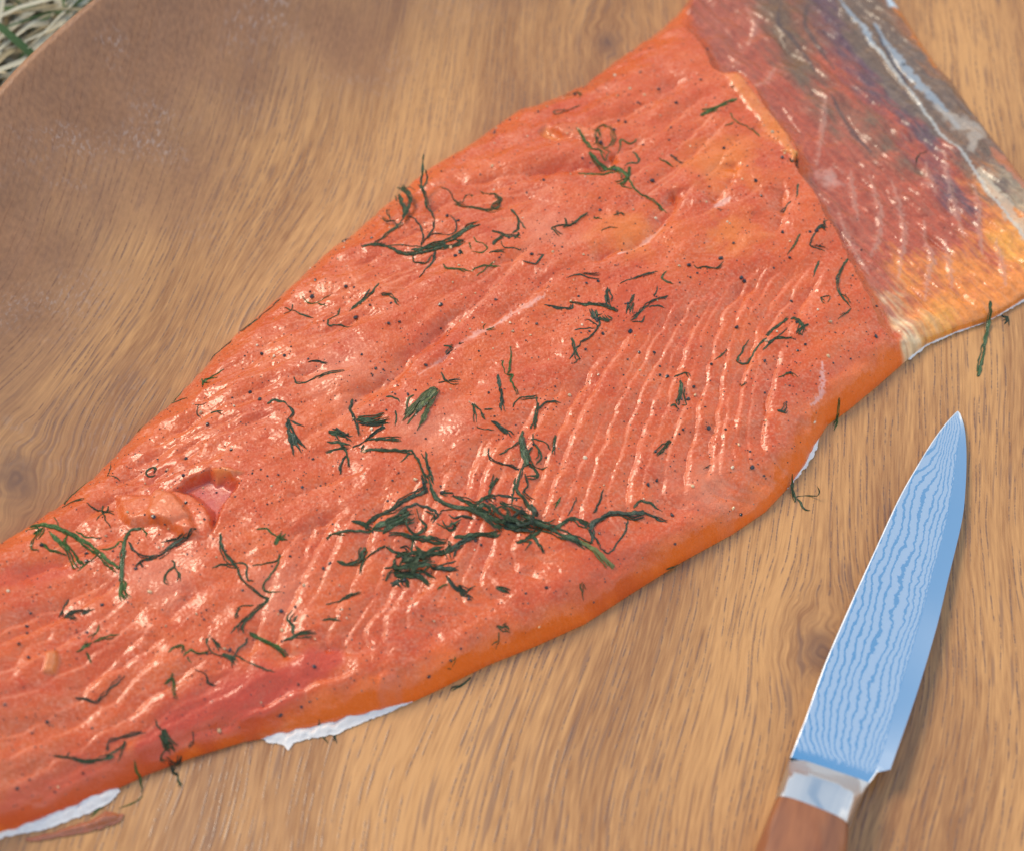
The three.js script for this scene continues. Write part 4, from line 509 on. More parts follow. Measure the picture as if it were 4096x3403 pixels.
['dill_clump','largest tangled clump of dark dill fronds with a pale stem end','dill pieces scattered on the fillet',[['stem',1.6,[-18.3,24.5,0,-15.3,28.2,0,-11.2,29.3,0,-7.2,30,0,-3.4,32.2,0,0.7,33.3,0,4.4,33,0,7.8,33.7,0,10.9,35.5,0,14.6,36.9,0,17,38.3,0]],['pale_stem',1.6,[14.6,36.6,0,17,38,0,19.7,40.1,0,22.1,42.1,0]],['leaf',1.4,[-31.1,33.3,0,-29,31.5,0,-26.5,30.8,0,-24.1,28.6,0,-22.3,27.1,0,-19.8,25.6,0,-18.6,24.5,0]],['leaf',1.2,[-31.9,35.1,0,-31.1,33,0,-29.3,31.5,0,-25.9,30.4,0,-24.4,29,0]],['leaf',1,[-25.2,32.6,0,-24,30.4,0,-22.2,29.3,0,-20.7,28.6,0,-18.4,29.3,0,-16.9,30.4,0,-16.2,31.5,0,-17.4,33.3,0]],['leaf',2.2,[-30.4,35.1,0,-27.6,34,0,-25.2,33,0,-23.4,31.9,0,-21.5,30.8,0]],['leaf',1.8,[-27.9,36.2,0,-26.4,34.4,0,-24,32.6,0,-22.2,30.8,0]],['leaf',1,[-39.9,36.6,0,-38.1,36.2,0,-34.4,35.8,0,-30.4,35.5,0,-26.6,35.8,0]],['leaf',0.7,[-40.2,37.6,0,-39.3,36.4,0]],['leaf',1.4,[-34.8,33.3,0,-32.6,33.9,0,-30.4,34.4,0]],['leaf',1.6,[-26.6,36,0,-23.2,35.8,0,-20.1,36.2,0,-17,36.6,0,-14.2,36.9,0]],['leaf',1,[-16.2,31.5,0,-15,30,0,-12.8,29.7,0]],['leaf',0.9,[-13.7,31.1,0,-12.8,31.9,0,-11.2,31.5,0,-9.6,31.5,0,-8.1,31.5,0]],['leaf',1.2,[-16,25.6,0,-12.9,25.5,0]],['leaf',1,[-18.7,21.2,0,-18,23.4,0,-17.3,25.6,0,-16,28.2,0]],['leaf',1,[-20.2,21.5,0,-19.5,23.8,0,-19.2,26,0]],['leaf',1.2,[-5.3,26.4,0,-4.7,24.5,0,-3.8,22.7,0,-3.1,21.5,0]],['leaf',0.8,[-5,26.4,0,-2.2,26.4,0,0.3,26.7,0,1.9,27.1,0]],['leaf',1.2,[-13.2,26.4,0,-11,27.1,0,-8.7,28.6,0,-6.5,29.3,0]],['leaf',1.2,[-8.1,29,0,-6.6,27.5,0,-5,26.7,0,-3.4,27.5,0]],['leaf',1.6,[-12.7,36.6,0,-9.6,36.2,0,-7.1,35.5,0,-4,35.5,0,-2.8,34.8,0]],['leaf',1.6,[-13.8,40.1,0,-11.7,38.3,0,-9.3,36.9,0,-6.5,35.8,0]],['leaf',1.2,[-18.1,41.2,0,-15.7,40.5,0,-13.8,39.8,0,-12.6,39.1,0]],['leaf',0.8,[-12.6,41.2,0,-12,39.4,0,-10.8,38.3,0]],['leaf',1.2,[8.4,34.8,0,10.9,33,0,13.5,31.5,0,15.3,32.6,0,17.2,33.3,0]],['leaf',1.2,[1,37.6,0,3.1,36.9,0,4.4,35.8,0,7.2,33.3,0]],['leaf',1,[4.1,35.5,0,5.6,37.3,0,7.1,39.8,0]],['leaf',0.8,[3.1,37.6,0,4.1,37.3,0,2.8,39.4,0]],['leaf',1.4,[-7.8,30.3,1,-6.2,29.5,1.5,-4.6,30.3,1,-5.6,31.4,0.5]],['leaf',1.2,[-4,31,1,-2.5,29.9,1.5,-0.9,31.3,1.5,-1.8,32.8,1,-3.4,31.5,0]],['leaf',1.3,[-1.5,33.3,0,0.3,31.7,1,1.9,30.6,1.5,2.8,31.4,1]],['leaf',1.2,[-5,28.8,1,-3.1,31,1.5,-0.6,32.4,1.5,2.2,32.8,1,4.7,34,0]],['leaf',1.5,[-9.7,29.7,0,-6.8,31.4,1,-3.7,33.9,1,-1.5,34,0]],['leaf',1,[0.7,31.7,1,1.6,33.9,1.5,3.8,33.2,1,3.2,31.1,0]],['leaf',1.2,[4.1,28.2,0,5,30.7,1,4.4,33.1,1.5,5.9,33.3,0]],['leaf',1.4,[2.2,31.4,1,5,32.8,1,7.8,33.6,0.5,9.7,33.3,0]],['leaf',1.1,[-2.8,28.5,1,-0.3,29.6,1,2.2,30.7,1,4.1,31.1,0]],['leaf',1,[-3.1,33.3,0,-0.6,34,0,2.5,34.7,0.5,5.3,34.8,0]],['leaf',0.9,[-16.5,33.3,0,-14.9,34.4,0,-13.3,34.8,0,-12.4,33.7,0,-13.7,32.6,0]],['leaf',0.9,[-15.2,33.2,1,-14.2,34.3,0.5,-12.7,33.6,0.5,-11.2,32.2,0]],['leaf',0.9,[-23,32.8,1,-22.6,34.6,1,-21.3,35.8,0.5,-19.5,34.8,0,-19,33,0]],['leaf',0.8,[-20.9,30,0.5,-20.2,32.2,0.5,-19,33.3,0,-19.2,35.5,0]],['leaf',0.8,[-19.1,30,0,-17.1,31.4,0.5,-17.7,32.6,0]]]],
['dill_sprig','branching dill arm with ringed hollow and grey tip on the clump side','dill pieces scattered on the fillet',[['stem',1.6,[16.8,34.2,0,18.4,32,0,20.8,30.1,0,23.6,29.2,0,26.7,29.2,0,29.1,29,0]],['leaf',0.9,[26.8,28.3,0,28,26.9,0,30.4,26.9,0,33.2,28.3,0]],['leaf',1,[29.1,29,0,31.4,29.7,0,34.1,30.8,0]],['leaf',0.6,[25.5,30.6,0,25,33.3,0,22.9,36.9,0,21.3,39.1,0,19.8,38.7,0,18.7,36.5,0,16.8,34.2,0]],['leaf',0.6,[18.1,30.1,0,19.4,26.9,0,20.4,23.9,0]],['leaf',0.5,[12,31.1,0,13.4,28.3,0,14.3,26.5,0]],['leaf',0.7,[11.4,32.9,0,13.8,31.5,0,15.7,32.9,0,17.2,33.8,0]],['leaf',0.9,[17.6,33.8,0,18.3,36,0,19,37.8,0]],['leaf',0.8,[16.8,33.8,0,17.5,36,0,16.9,37.8,0]]]],
['dill_clump','knotted lower dill clump with thick folded leaves','dill pieces scattered on the fillet',[['leaf',2,[-23.6,42.2,0,-21.2,41.9,0,-18.7,41.2,0,-16.6,40.1,0,-14.2,39.4,0]],['leaf',1.5,[-23,42.9,0,-20.5,42.9,0,-17.5,42.6,0]],['leaf',1.8,[-25.3,45.4,0,-23.5,45.7,0,-21,45.7,0,-19.2,46.1,0,-17.3,47.8,0]],['leaf',1.4,[-24.7,46.1,0,-22.8,46.8,0,-22.5,48.5,0]],['leaf',1.6,[-25.9,47.5,0,-24,47.1,0,-22.8,48.2,0]],['leaf',1.2,[-17.4,43.3,0,-19.2,44.7,0,-20.4,45.4,0]],['leaf',1.6,[-17.4,43.6,0,-15.6,44.3,0,-13.1,44,0,-11.6,43.6,0]],['leaf',1,[-21.7,36.2,0,-21.6,39.1,0,-21.2,41.2,0]],['leaf',1,[-20.6,39.8,0,-18.8,40.1,0,-17.5,41.9,0]],['leaf',1.2,[-25.2,41.5,0,-23.7,40.5,0,-21.9,39.8,0]],['leaf',1.2,[-25.2,41.9,0,-25.4,44,0,-24.4,45,0]],['leaf',1,[-27.1,47.1,0,-25.7,45,0,-23.5,45.4,0]],['leaf',0.8,[-27.5,44.3,0,-26,44,0,-25.1,42.6,0]],['leaf',0.8,[-24.3,39.1,0,-23.1,38.3,0,-21.9,39.1,0]],['leaf',0.8,[-13.9,37.3,0,-13.6,38.7,0,-14.4,40.1,0,-13.8,42.2,0]],['stem',1.2,[-37.4,43.3,0,-35.5,43.6,0,-33.7,42.9,0,-32.5,41.9,0,-32.3,40.1,0,-31.8,39.1,0]],['leaf',0.7,[-27.4,39.1,0,-29.2,40.1,0,-31,41.2,0,-32.2,42.9,0,-32.7,45.7,0]],['stem',1,[-27.1,39.1,0,-25.5,40.1,0,-23.7,40.5,0,-21.1,41,1,-18.7,42.1,1]],['leaf',1.2,[-24.1,43.8,1,-22.6,42,1.5,-20.5,41.3,1.5,-19,42.8,1]],['leaf',1.3,[-21.6,45.9,1,-20.1,44.5,1.5,-18,43.8,1.5,-15.9,43.6,0.5]],['leaf',1.2,[-25.7,43.6,0,-23.8,44.5,1,-22,44.2,1,-20.1,44.9,1]],['leaf',1.1,[-20.6,38.9,1,-19.9,41.3,1.5,-20.8,43.5,1,-22.2,45.2,1]]]],
['dill_sprig','small split dill tuft just below the knotted clump','dill pieces scattered on the fillet',[['leaf',1.2,[-14.2,45.9,0,-12.4,48.2,0,-10.6,49.5,0,-8.5,50.9,0]],['leaf',1.2,[-11.5,47.8,0,-9.7,49.5,0]],['leaf',0.8,[-9.7,49.4,0,-9.1,48.5,0,-7.9,47.6,0]]]],
['dill_fragment','single narrow dill needle, a loose unbranched straight bit','dill pieces scattered on the fillet',[['leaf',1.2,[-3.6,48,0,-1.8,48.8,0,-0.6,49.5,0]]]],
['dill_fragment','small forked dill scrap of two or three thin strands','dill pieces scattered on the fillet',[['leaf',0.7,[14.7,46.4,0,15,47.5,0,15.5,49.2,0]],['leaf',0.7,[14.8,46.4,0,15.7,47.5,0]]]],
['dill_fragment','single narrow dill needle, a loose unbranched straight bit','dill pieces scattered on the fillet',[['leaf',0.7,[-16.1,49.2,0,-14.9,48.2,0,-13.7,47.5,0]]]],
['dill_fragment','single narrow dill needle, a loose unbranched straight bit','dill pieces scattered on the fillet',[['leaf',1,[10.7,26.4,0,10.1,27.9,0,9.4,29.3,0]]]],
['dill_fragment','single narrow dill needle, a loose unbranched straight bit','dill pieces scattered on the fillet',[['leaf',0.6,[35.9,10.9,0,34.2,12.8,0,32.5,15.2,0]]]],
['dill_fragment','single narrow dill needle, a loose unbranched straight bit','dill pieces scattered on the fillet',[['leaf',0.8,[-39.3,56.4,0,-37.8,56.4,0,-36.1,56.6,0]]]],
['dill_fragment','grey rolled dill curl standing alone near the lower fillet edge','dill pieces scattered on the fillet',[['leaf',1.3,[-3.1,56,0,-1.8,56.4,0,-0.8,56,0]],['leaf',0.8,[-2.7,57.3,0,-2.9,58.9,0,-3.4,60,0]],['leaf',1,[-1.4,55.8,0,-0.8,56.6,0,-2.1,57.1,0]]]],
['dill_fragment','small forked dill scrap of two or three thin strands','dill pieces scattered on the fillet',[['leaf',0.7,[-11.8,63.1,0,-12.5,64.5,0]],['leaf',1,[-13.6,64.9,0,-12.7,64.7,0]]]],
['dill_fragment','single narrow dill needle, a loose unbranched straight bit','dill pieces scattered on the fillet',[['leaf',0.8,[-8.8,64.7,0,-10.4,66.2,0,-12.9,68,0]]]],
['dill_fragment','small forked dill scrap of two or three thin strands','dill pieces scattered on the fillet',[['leaf',0.8,[-39.5,53,0,-37.3,52.2,0,-35.5,51.1,0,-34,50.3,0,-32.1,49.8,0]],['leaf',1,[-35.5,50.7,0,-34,50.1,0]]]],
['dill_sprig','dill sprig with frayed head and broad pointed lower leaf','dill pieces scattered on the fillet',[['leaf',0.9,[-56.1,1.5,0,-55,0.5,0,-53,0.8,0,-51.3,2,0]],['leaf',0.8,[-51.3,2.2,0,-50,4.1,0,-51,6,0]],['leaf',1.8,[-51.2,6,0,-50.4,8.8,0,-49,12.1,0,-47.1,15.1,0]],['leaf',0.8,[-50.2,6.5,0,-49,7.4,0,-46.8,8.3,0]]]],
['dill_fragment','small forked dill scrap of two or three thin strands','dill pieces scattered on the fillet',[['leaf',0.6,[-50.6,-6.7,0,-49.8,-4.8,0,-47.5,-4.8,0,-44.8,-6,0,-42.4,-6.5,0,-38.8,-6.5,0]],['leaf',0.5,[-44.7,-5.5,0,-42,-7,0]]]],
['dill_fragment','single curled dill bit, a loose unbranched bent strand','dill pieces scattered on the fillet',[['leaf',0.6,[-47.4,-10.2,0,-45.8,-10.4,0,-44.6,-10.2,0,-43,-9.4,0]]]],
['dill_fragment','small forked dill scrap of two or three thin strands','dill pieces scattered on the fillet',[['leaf',0.8,[-72.7,-9.4,0,-72.2,-6.5,0,-71.9,-8,0,-68.8,-8.4,0]],['leaf',0.6,[-71.2,-8.4,0,-67.4,-10.7,0]],['leaf',0.7,[-72.3,-7.5,0,-70.3,-7.2,0]]]],
['dill_fragment','single narrow dill needle, a loose unbranched straight bit','dill pieces scattered on the fillet',[['leaf',0.7,[-80,-4.5,0,-77.7,-3.9,0,-75.7,-4,0]]]],
['dill_fragment','small forked dill scrap of two or three thin strands','dill pieces scattered on the fillet',[['leaf',0.7,[-73.1,-0.4,0,-71.9,0,0,-70.4,-0.4,0]],['leaf',0.5,[-72.1,0,0,-72.7,1.7,0,-71.6,3.4,0]]]],
['dill_fragment','single narrow dill needle, a loose unbranched straight bit','dill pieces scattered on the fillet',[['leaf',0.7,[-69.2,2.7,0,-67.8,2.4,0,-66.2,2.8,0]]]],
['dill_fragment','single curled dill bit, a loose unbranched bent strand','dill pieces scattered on the fillet',[['leaf',0.8,[-80.1,18.7,0,-81.8,18.9,0,-82.3,18,0,-81.3,16.9,0,-80.3,17.1,0,-80.7,18.5,0]]]],
['dill_fragment','small forked dill scrap of two or three thin strands','dill pieces scattered on the fillet',[['leaf',0.4,[-91,14.6,0,-90.9,16.7,0,-91,18.9,0]],['leaf',0.4,[-91,18.7,0,-89.1,19.2,0,-88,20.3,0]]]],
['dill_fragment','small forked dill scrap of two or three thin strands','dill pieces scattered on the fillet',[['leaf',0.6,[-95.6,16.8,0,-97.3,19.8,0,-98.4,22.5,0,-99.6,24.7,0,-99.6,26.1,0]],['leaf',0.5,[-100.2,27,0,-97.6,25.8,0,-95,25.2,0]]]],
['dill_sprig','small ragged dill tuft behind the torn flap of flesh','dill pieces scattered on the fillet',[['leaf',0.6,[-94.1,27,0,-92,28.3,0,-89.6,29.2,0,-87.3,30.1,0]],['leaf',0.6,[-89.7,27,0,-89.7,28.8,0,-90.6,30.5,0,-91.2,31.9,0]],['leaf',0.5,[-90.7,27,0,-90.6,28.8,0,-88.9,31.9,0,-87.5,34,0]]]],
['dill_sprig','long dill sprig with arched dark stem at the narrow fillet end','dill pieces scattered on the fillet',[['stem',1.3,[-105.5,33.6,0,-101,33.8,0,-96.3,35.3,0,-92.6,37.5,0,-89.2,40.5,0,-86.7,43,0,-84.2,44.7,0]],['leaf',1.6,[-100.8,35.3,0,-98.1,37.9,0,-95.5,40.5,0,-93.6,43.9,0,-92.7,44.7,0]],['leaf',0.8,[-97,35.8,0,-97,38.3,0,-94.7,41.3,0]],['leaf',0.6,[-106.1,34.9,0,-103.1,34.5,0,-103.4,37.5,0,-103.3,40.5,0,-101.8,40.5,0]],['leaf',0.6,[-104,36.2,0,-102.4,34.5,0,-103,37.9,0]],['leaf',0.7,[-100.5,31.2,0,-99.2,33.2,0,-98.3,34,0]],['leaf',0.6,[-85.1,37.9,0,-86,39.6,0,-88.2,40.1,0]],['leaf',0.8,[-88.8,40.9,0,-91.4,43.4,0,-93,45.5,0]],['leaf',0.6,[-95.3,34.5,0,-92.8,36.2,0,-89.4,36.6,0]],['leaf',0.8,[-101.7,38.8,0,-99.2,40.5,0,-96.2,41.3,0]]]],
['dill_sprig','bright green dill stalk with spoon shaped tip below the torn flap','dill pieces scattered on the fillet',[['stem',1.2,[-80.8,34.5,0,-82.9,34.5,0,-83.7,36,0,-84.1,37.8,0,-83.8,40.5,0,-83.8,43.4,0,-83.4,46.3,0,-83.3,48.6,0]],['leaf',1.9,[-83.3,47.8,0,-83.2,48.9,0,-83.2,50.9,0,-82.6,52.9,0]],['leaf',0.7,[-84.3,37.8,0,-85.1,37.7,0,-86.1,39.6,0,-87.6,40.2,0,-88.9,39.9,0]],['leaf',0.6,[-80.6,34.2,0,-79.6,35.7,0,-79.5,36.9,0]],['leaf',0.6,[-83.2,36,0,-84.4,35.1,0]]]],
['dill_sprig','dill frond curved like a smile under the torn flap','dill pieces scattered on the fillet',[['leaf',0.8,[-83.2,37.8,0,-82.2,39.6,0,-80.3,41.1,0,-77.9,41.6,0,-76.4,41.1,0]],['stem',1,[-68.5,35.6,0,-70.2,37.2,0,-72.1,38.1,0,-73.8,39,0,-74.9,40.5,0,-76.4,41.4,0]],['leaf',0.6,[-71.2,36.9,0,-73.7,37.8,0,-76,38.1,0]],['leaf',0.6,[-76.4,41.4,0,-77.6,42.2,0,-79.5,42.8,0,-80.6,44.6,0]],['leaf',0.5,[-80,43.1,0,-79.3,44.6,0]]]],
['dill_fragment','small forked dill scrap of two or three thin strands','dill pieces scattered on the fillet',[['leaf',0.7,[-73.1,42.8,0,-72.3,44,0,-73.8,45.7,0,-74,48,0,-73.1,49.3,0]],['leaf',0.8,[-72.5,44,0,-71.2,46.3,0,-70.6,48.3,0]]]],
['dill_sprig','long zigzag dill stalk with thin side leaves','dill pieces scattered on the fillet',[['stem',0.9,[-63,36.5,0,-62.7,39.6,0,-61.2,42.2,0,-59,44.3,0]],['stem',0.8,[-58.9,44.6,0,-57.7,47.2,0,-55.5,49.2,0,-53.3,50.6,0,-51.7,51.8,0,-53.1,53.5,0,-54.9,56,0,-56.5,58,0,-56.6,59.6,0]],['leaf',0.6,[-64.1,45.2,0,-62.8,44.3,0,-60.7,44.4,0,-58.4,44.6,0]],['leaf',0.9,[-59.8,43.5,0,-57.2,43.8,0,-56.8,45.7,0,-56.3,47.5,0,-55.1,47.6,0]],['leaf',0.6,[-54.9,53.2,0,-57.6,53.8,0,-58,55.2,0,-58.3,56.8,0]],['leaf',0.7,[-55.6,56.3,0,-57.7,58,0,-59,59.9,0]]]],
['dill_sprig','thin dill strand folded back on itself beside the zigzag stalk','dill pieces scattered on the fillet',[['leaf',0.6,[-55.6,44.1,0,-53.1,43.7,0,-50.6,42.8,0,-50,41.1,0]],['leaf',0.7,[-49.8,41.6,0,-50.3,43.7,0,-51.6,46.3,0,-53,48.3,0,-52.9,49.2,0,-51.3,50.2,0,-49.2,50.1,0]]]],
['dill_fragment','flat dark dill chip with a thin tail above the zigzag stalk','dill pieces scattered on the fillet',[['leaf',0.6,[-55.4,35.4,0,-53.3,35.4,0,-51.6,36.6,0,-50.8,37.2,0]],['leaf',1.8,[-51.2,39.3,0,-50.3,37.8,0,-49.1,36.3,0]]]],
['dill_fragment','single curled dill bit, a loose unbranched bent strand','dill pieces scattered on the fillet',[['leaf',0.7,[-40.1,37.8,0,-39.3,36.3,0,-37.5,36.2,0,-35.3,36.3,0]]]],
['dill_fragment','single narrow dill needle, a loose unbranched straight bit','dill pieces scattered on the fillet',[['leaf',1,[-37.6,43.3,0,-36,43.4,0,-34.9,43.1,0]]]],
['dill_sprig','dark dill sprig with looped head on the deep red flesh','dill pieces scattered on the fillet',[['leaf',1,[-63.6,60.7,0,-64,61.9,0,-62.4,63.9,0,-59.8,64.7,0]],['leaf',0.9,[-63,60.7,0,-61.4,62.3,0,-60.6,63.1,0]],['leaf',1.8,[-60.5,64.3,0,-58.4,64.7,0,-57.2,65.9,0]],['leaf',1,[-57.3,64.3,0,-54.7,65.9,0,-52.1,67.1,0,-49.3,67.9,0]],['leaf',0.8,[-58.6,65.5,0,-57.7,63.5,0,-56.1,61.5,0,-55.5,60.3,0]]]],
['dill_fragment','flattened slanting dill blade at the foot of the zigzag stalk','dill pieces scattered on the fillet',[['leaf',1.3,[-55.2,59.3,0,-53,60.3,0,-50.4,61.5,0,-47.7,63.1,0,-46.8,63.7,0]]]],
['dill_sprig','dill scrap shaped like a hooked claw beside the slanting blade','dill pieces scattered on the fillet',[['leaf',1.2,[-48.1,61.1,0,-45.8,60.3,0,-43.7,59.9,0,-41.2,59.3,0]],['leaf',1,[-45.8,60.1,0,-46.3,57.9,0,-47.5,56.3,0,-46.6,54.5,0]],['leaf',0.9,[-46,57.1,0,-45,55.5,0]]]],
['dill_fragment','small forked dill scrap of two or three thin strands','dill pieces scattered on the fillet',[['leaf',1,[-71.6,64.3,0,-70.3,63.1,0,-68.6,62.7,0,-68.1,64.3,0]],['leaf',0.6,[-68.3,65.1,0,-67.1,63.5,0,-65.5,64.3,0,-63.1,63.5,0]],['leaf',0.8,[-67.6,65.1,0,-66.8,66.3,0]]]],
['dill_fragment','single curled dill bit, a loose unbranched bent strand','dill pieces scattered on the fillet',[['leaf',0.6,[-65.9,67.7,0,-63.7,68.6,0,-62.8,70.4,0,-61.4,70.4,0]]]],
['dill_fragment','small forked dill scrap of two or three thin strands','dill pieces scattered on the fillet',[['leaf',0.6,[-71.8,70.8,0,-70.3,69.6,0,-69.7,71.8,0,-68.8,73.9,0]],['leaf',0.5,[-70.6,68.6,0,-70.3,69.8,0]]]],
['dill_fragment','single curled dill bit, a loose unbranched bent strand','dill pieces scattered on the fillet',[['leaf',0.6,[-89.5,74.5,0,-87,74.8,0,-85.5,75.2,0,-83.7,73.3,0,-81.8,71.4,0,-80.9,70.2,0,-80.1,69.2,0]]]],
['dill_sprig','dark dill scrap forked like a bird foot at the narrow end','dill pieces scattered on the fillet',[['leaf',0.9,[-86.6,58.3,0,-86.9,60.3,0,-87.7,61.9,0]],['leaf',1.6,[-90.2,64.7,0,-88.6,63.5,0,-87.6,62.7,0]],['leaf',0.8,[-88.4,64.7,0,-87.2,66.9,0]],['leaf',0.6,[-87.3,62.5,0,-85.3,61.3,0,-82.1,60.5,0]]]],
['dill_sprig','small black wrinkled dill wad at the narrow fillet end','dill pieces scattered on the fillet',[['leaf',1.8,[-94.3,56.3,0,-92.6,55.7,0,-90.4,55.9,0]],['leaf',1.2,[-90.4,55.9,0,-88,54.9,0]],['leaf',0.6,[-94.2,52,0,-95,54.3,0,-95.4,56.3,0]],['leaf',0.9,[-93.1,56.7,0,-92.3,55.1,0,-89.8,54.9,0]]]],
['dill_sprig','flat brown dill stalk with zigzag branch near the lower fillet edge','dill pieces scattered on the fillet',[['stem',1,[-92.4,86.7,0,-88.7,87,0,-86,87,0,-83.3,86.3,0,-81,85.4,0]],['leaf',0.6,[-89.3,85.4,0,-90.2,86.7,0]],['leaf',0.6,[-82.3,84.6,0,-82,83,0,-79.7,82,0,-77.4,81.1,0,-74.9,80.3,0]],['leaf',0.6,[-83.3,86.1,0,-80.8,84.6,0,-79.2,83.2,0,-79,82.4,0,-80.2,86.3,0]]]],
['dill_sprig','crumpled green dill tuft with long pointed tail on the red lower flank','dill pieces scattered on the fillet',[['leaf',0.6,[-73.3,77.9,0,-72.8,79,0,-71.2,80.2,0]],['leaf',1.8,[-71.6,79.8,0,-70.7,82,0,-69.5,83.2,0]],['leaf',0.8,[-72.2,80.9,0,-70.9,82.8,0,-72.1,84.3,0,-70.7,84.6,0]],['leaf',1.2,[-70.7,84.6,0,-69.8,86.5,0,-68.8,86.1,0]],['leaf',0.9,[-69.9,86.1,0,-68.4,88,0,-67.7,89.8,0]],['leaf',0.7,[-71.1,84.3,0,-69.3,84.6,0,-68.4,83.5,0,-68.6,84.6,0]]]],
['dill_fragment','small forked dill scrap of two or three thin strands','dill pieces scattered on the fillet',[['leaf',0.9,[-77.2,85.7,0,-76.5,88.4,0,-75.7,91,0]],['leaf',0.5,[-75.7,91.4,0,-77.2,92.8,0,-80.1,94.3,0]]]],
['dill_fragment','single narrow dill needle, a loose unbranched straight bit','dill pieces scattered on the fillet',[['leaf',0.8,[-85.2,96.2,0,-84,94.5,0,-83.2,93.8,0]]]],
['dill_fragment','single curled dill bit, a loose unbranched bent strand','dill pieces scattered on the fillet',[['leaf',0.6,[-65.6,79.4,0,-65.7,81.3,0,-66.5,82.4,0]]]],
['dill_sprig','green dill bits hanging over the white skin flap','dill pieces scattered on the fillet',[['leaf',0.8,[-40.4,75.5,0,-40.2,77.3,0,-38.2,79.8,0]],['leaf',0.9,[-39.5,76.5,0,-36.9,77.3,0]],['leaf',0.6,[-37.3,77.7,0,-36.4,80,0]]]],
['dill_fragment','single narrow dill needle, a loose unbranched straight bit','dill pieces scattered on the fillet',[['leaf',1,[-104.4,73.7,0,-104.4,76,0,-103.7,77.9,0]]]],
['dill_fragment','single narrow dill needle, a loose unbranched straight bit','dill pieces scattered on the fillet',[['leaf',0.8,[-39.9,56.7,0,-37.7,56.3,0,-36.1,56.8,0]]]],
['dill_fragment','single narrow dill needle, a loose unbranched straight bit','dill pieces scattered on the fillet',[['leaf',0.8,[-56.3,-33.4,0,-58.7,-31.6,0,-60.5,-28.9,0,-61.2,-26.9,0]],['leaf',0.6,[-61.2,-27.1,0,-63.5,-25.3,0,-65.2,-23.8,0]]]],
['dill_fragment','small forked dill scrap of two or three thin strands','dill pieces scattered on the fillet',[['leaf',0.9,[-54.8,-29.2,0,-52.7,-28.1,0,-50.2,-26.6,0,-47.4,-25.3,0]],['leaf',0.6,[-52.9,-30.2,0,-53.1,-28.1,0,-54.7,-27.1,0]]]],
['dill_fragment','small forked dill scrap of two or three thin strands','dill pieces scattered on the fillet',[['leaf',0.6,[-50.8,-32.3,0,-48.8,-30.2,0,-47.1,-30,0,-43.8,-32.1,0]],['leaf',0.6,[-46.7,-29.7,0,-44.4,-28.4,0]]]],
['dill_fragment','single narrow dill needle, a loose unbranched straight bit','dill pieces scattered on the fillet',[['leaf',0.5,[-67.4,-22.2,0,-69.4,-20.2,0,-70.9,-18.1,0,-72.6,-16.9,0]]]],
['dill_fragment','single narrow dill needle, a loose unbranched straight bit','dill pieces scattered on the fillet',[['leaf',0.5,[-78.1,-9.1,0,-79.4,-7.1,0,-80.3,-5.4,0]]]],
['dill_fragment','single narrow dill needle, a loose unbranched straight bit','dill pieces scattered on the fillet',[['leaf',0.6,[-85.6,1.6,0,-86.4,3,0,-86.9,4.2,0]]]],
];
const seenLabel = {}; for (const d of DILL) seenLabel[d[1]] = (seenLabel[d[1]] ?? 0) + 1;
for (const [name, label, group, strokes] of DILL) {
  const root = new THREE.Group(); root.name = numbered(name); scene.add(root);
  tag(root, label, 'dill', seenLabel[label] > 1 ? group : group);
  const mi = RD();
  for (const [kind, w, pts] of strokes) {
    const g = bundle(pts, w * 0.78, kind !== 'leaf'); if (!g) continue;
    const m = kind === 'pale_stem' ? paleStem : /bright green/.test(label) ? (kind === 'stem' ? greenStem : dillMats[2]) : dillMats[mi < 0.42 ? (RD() < 0.8 ? 0 : 1) : mi < 0.7 ? (RD() < 0.8 ? 1 : 0) : mi < 0.9 ? 2 : 3];
    put(kind === 'pale_stem' ? 'stem' : kind, g, m, root);
  }
}

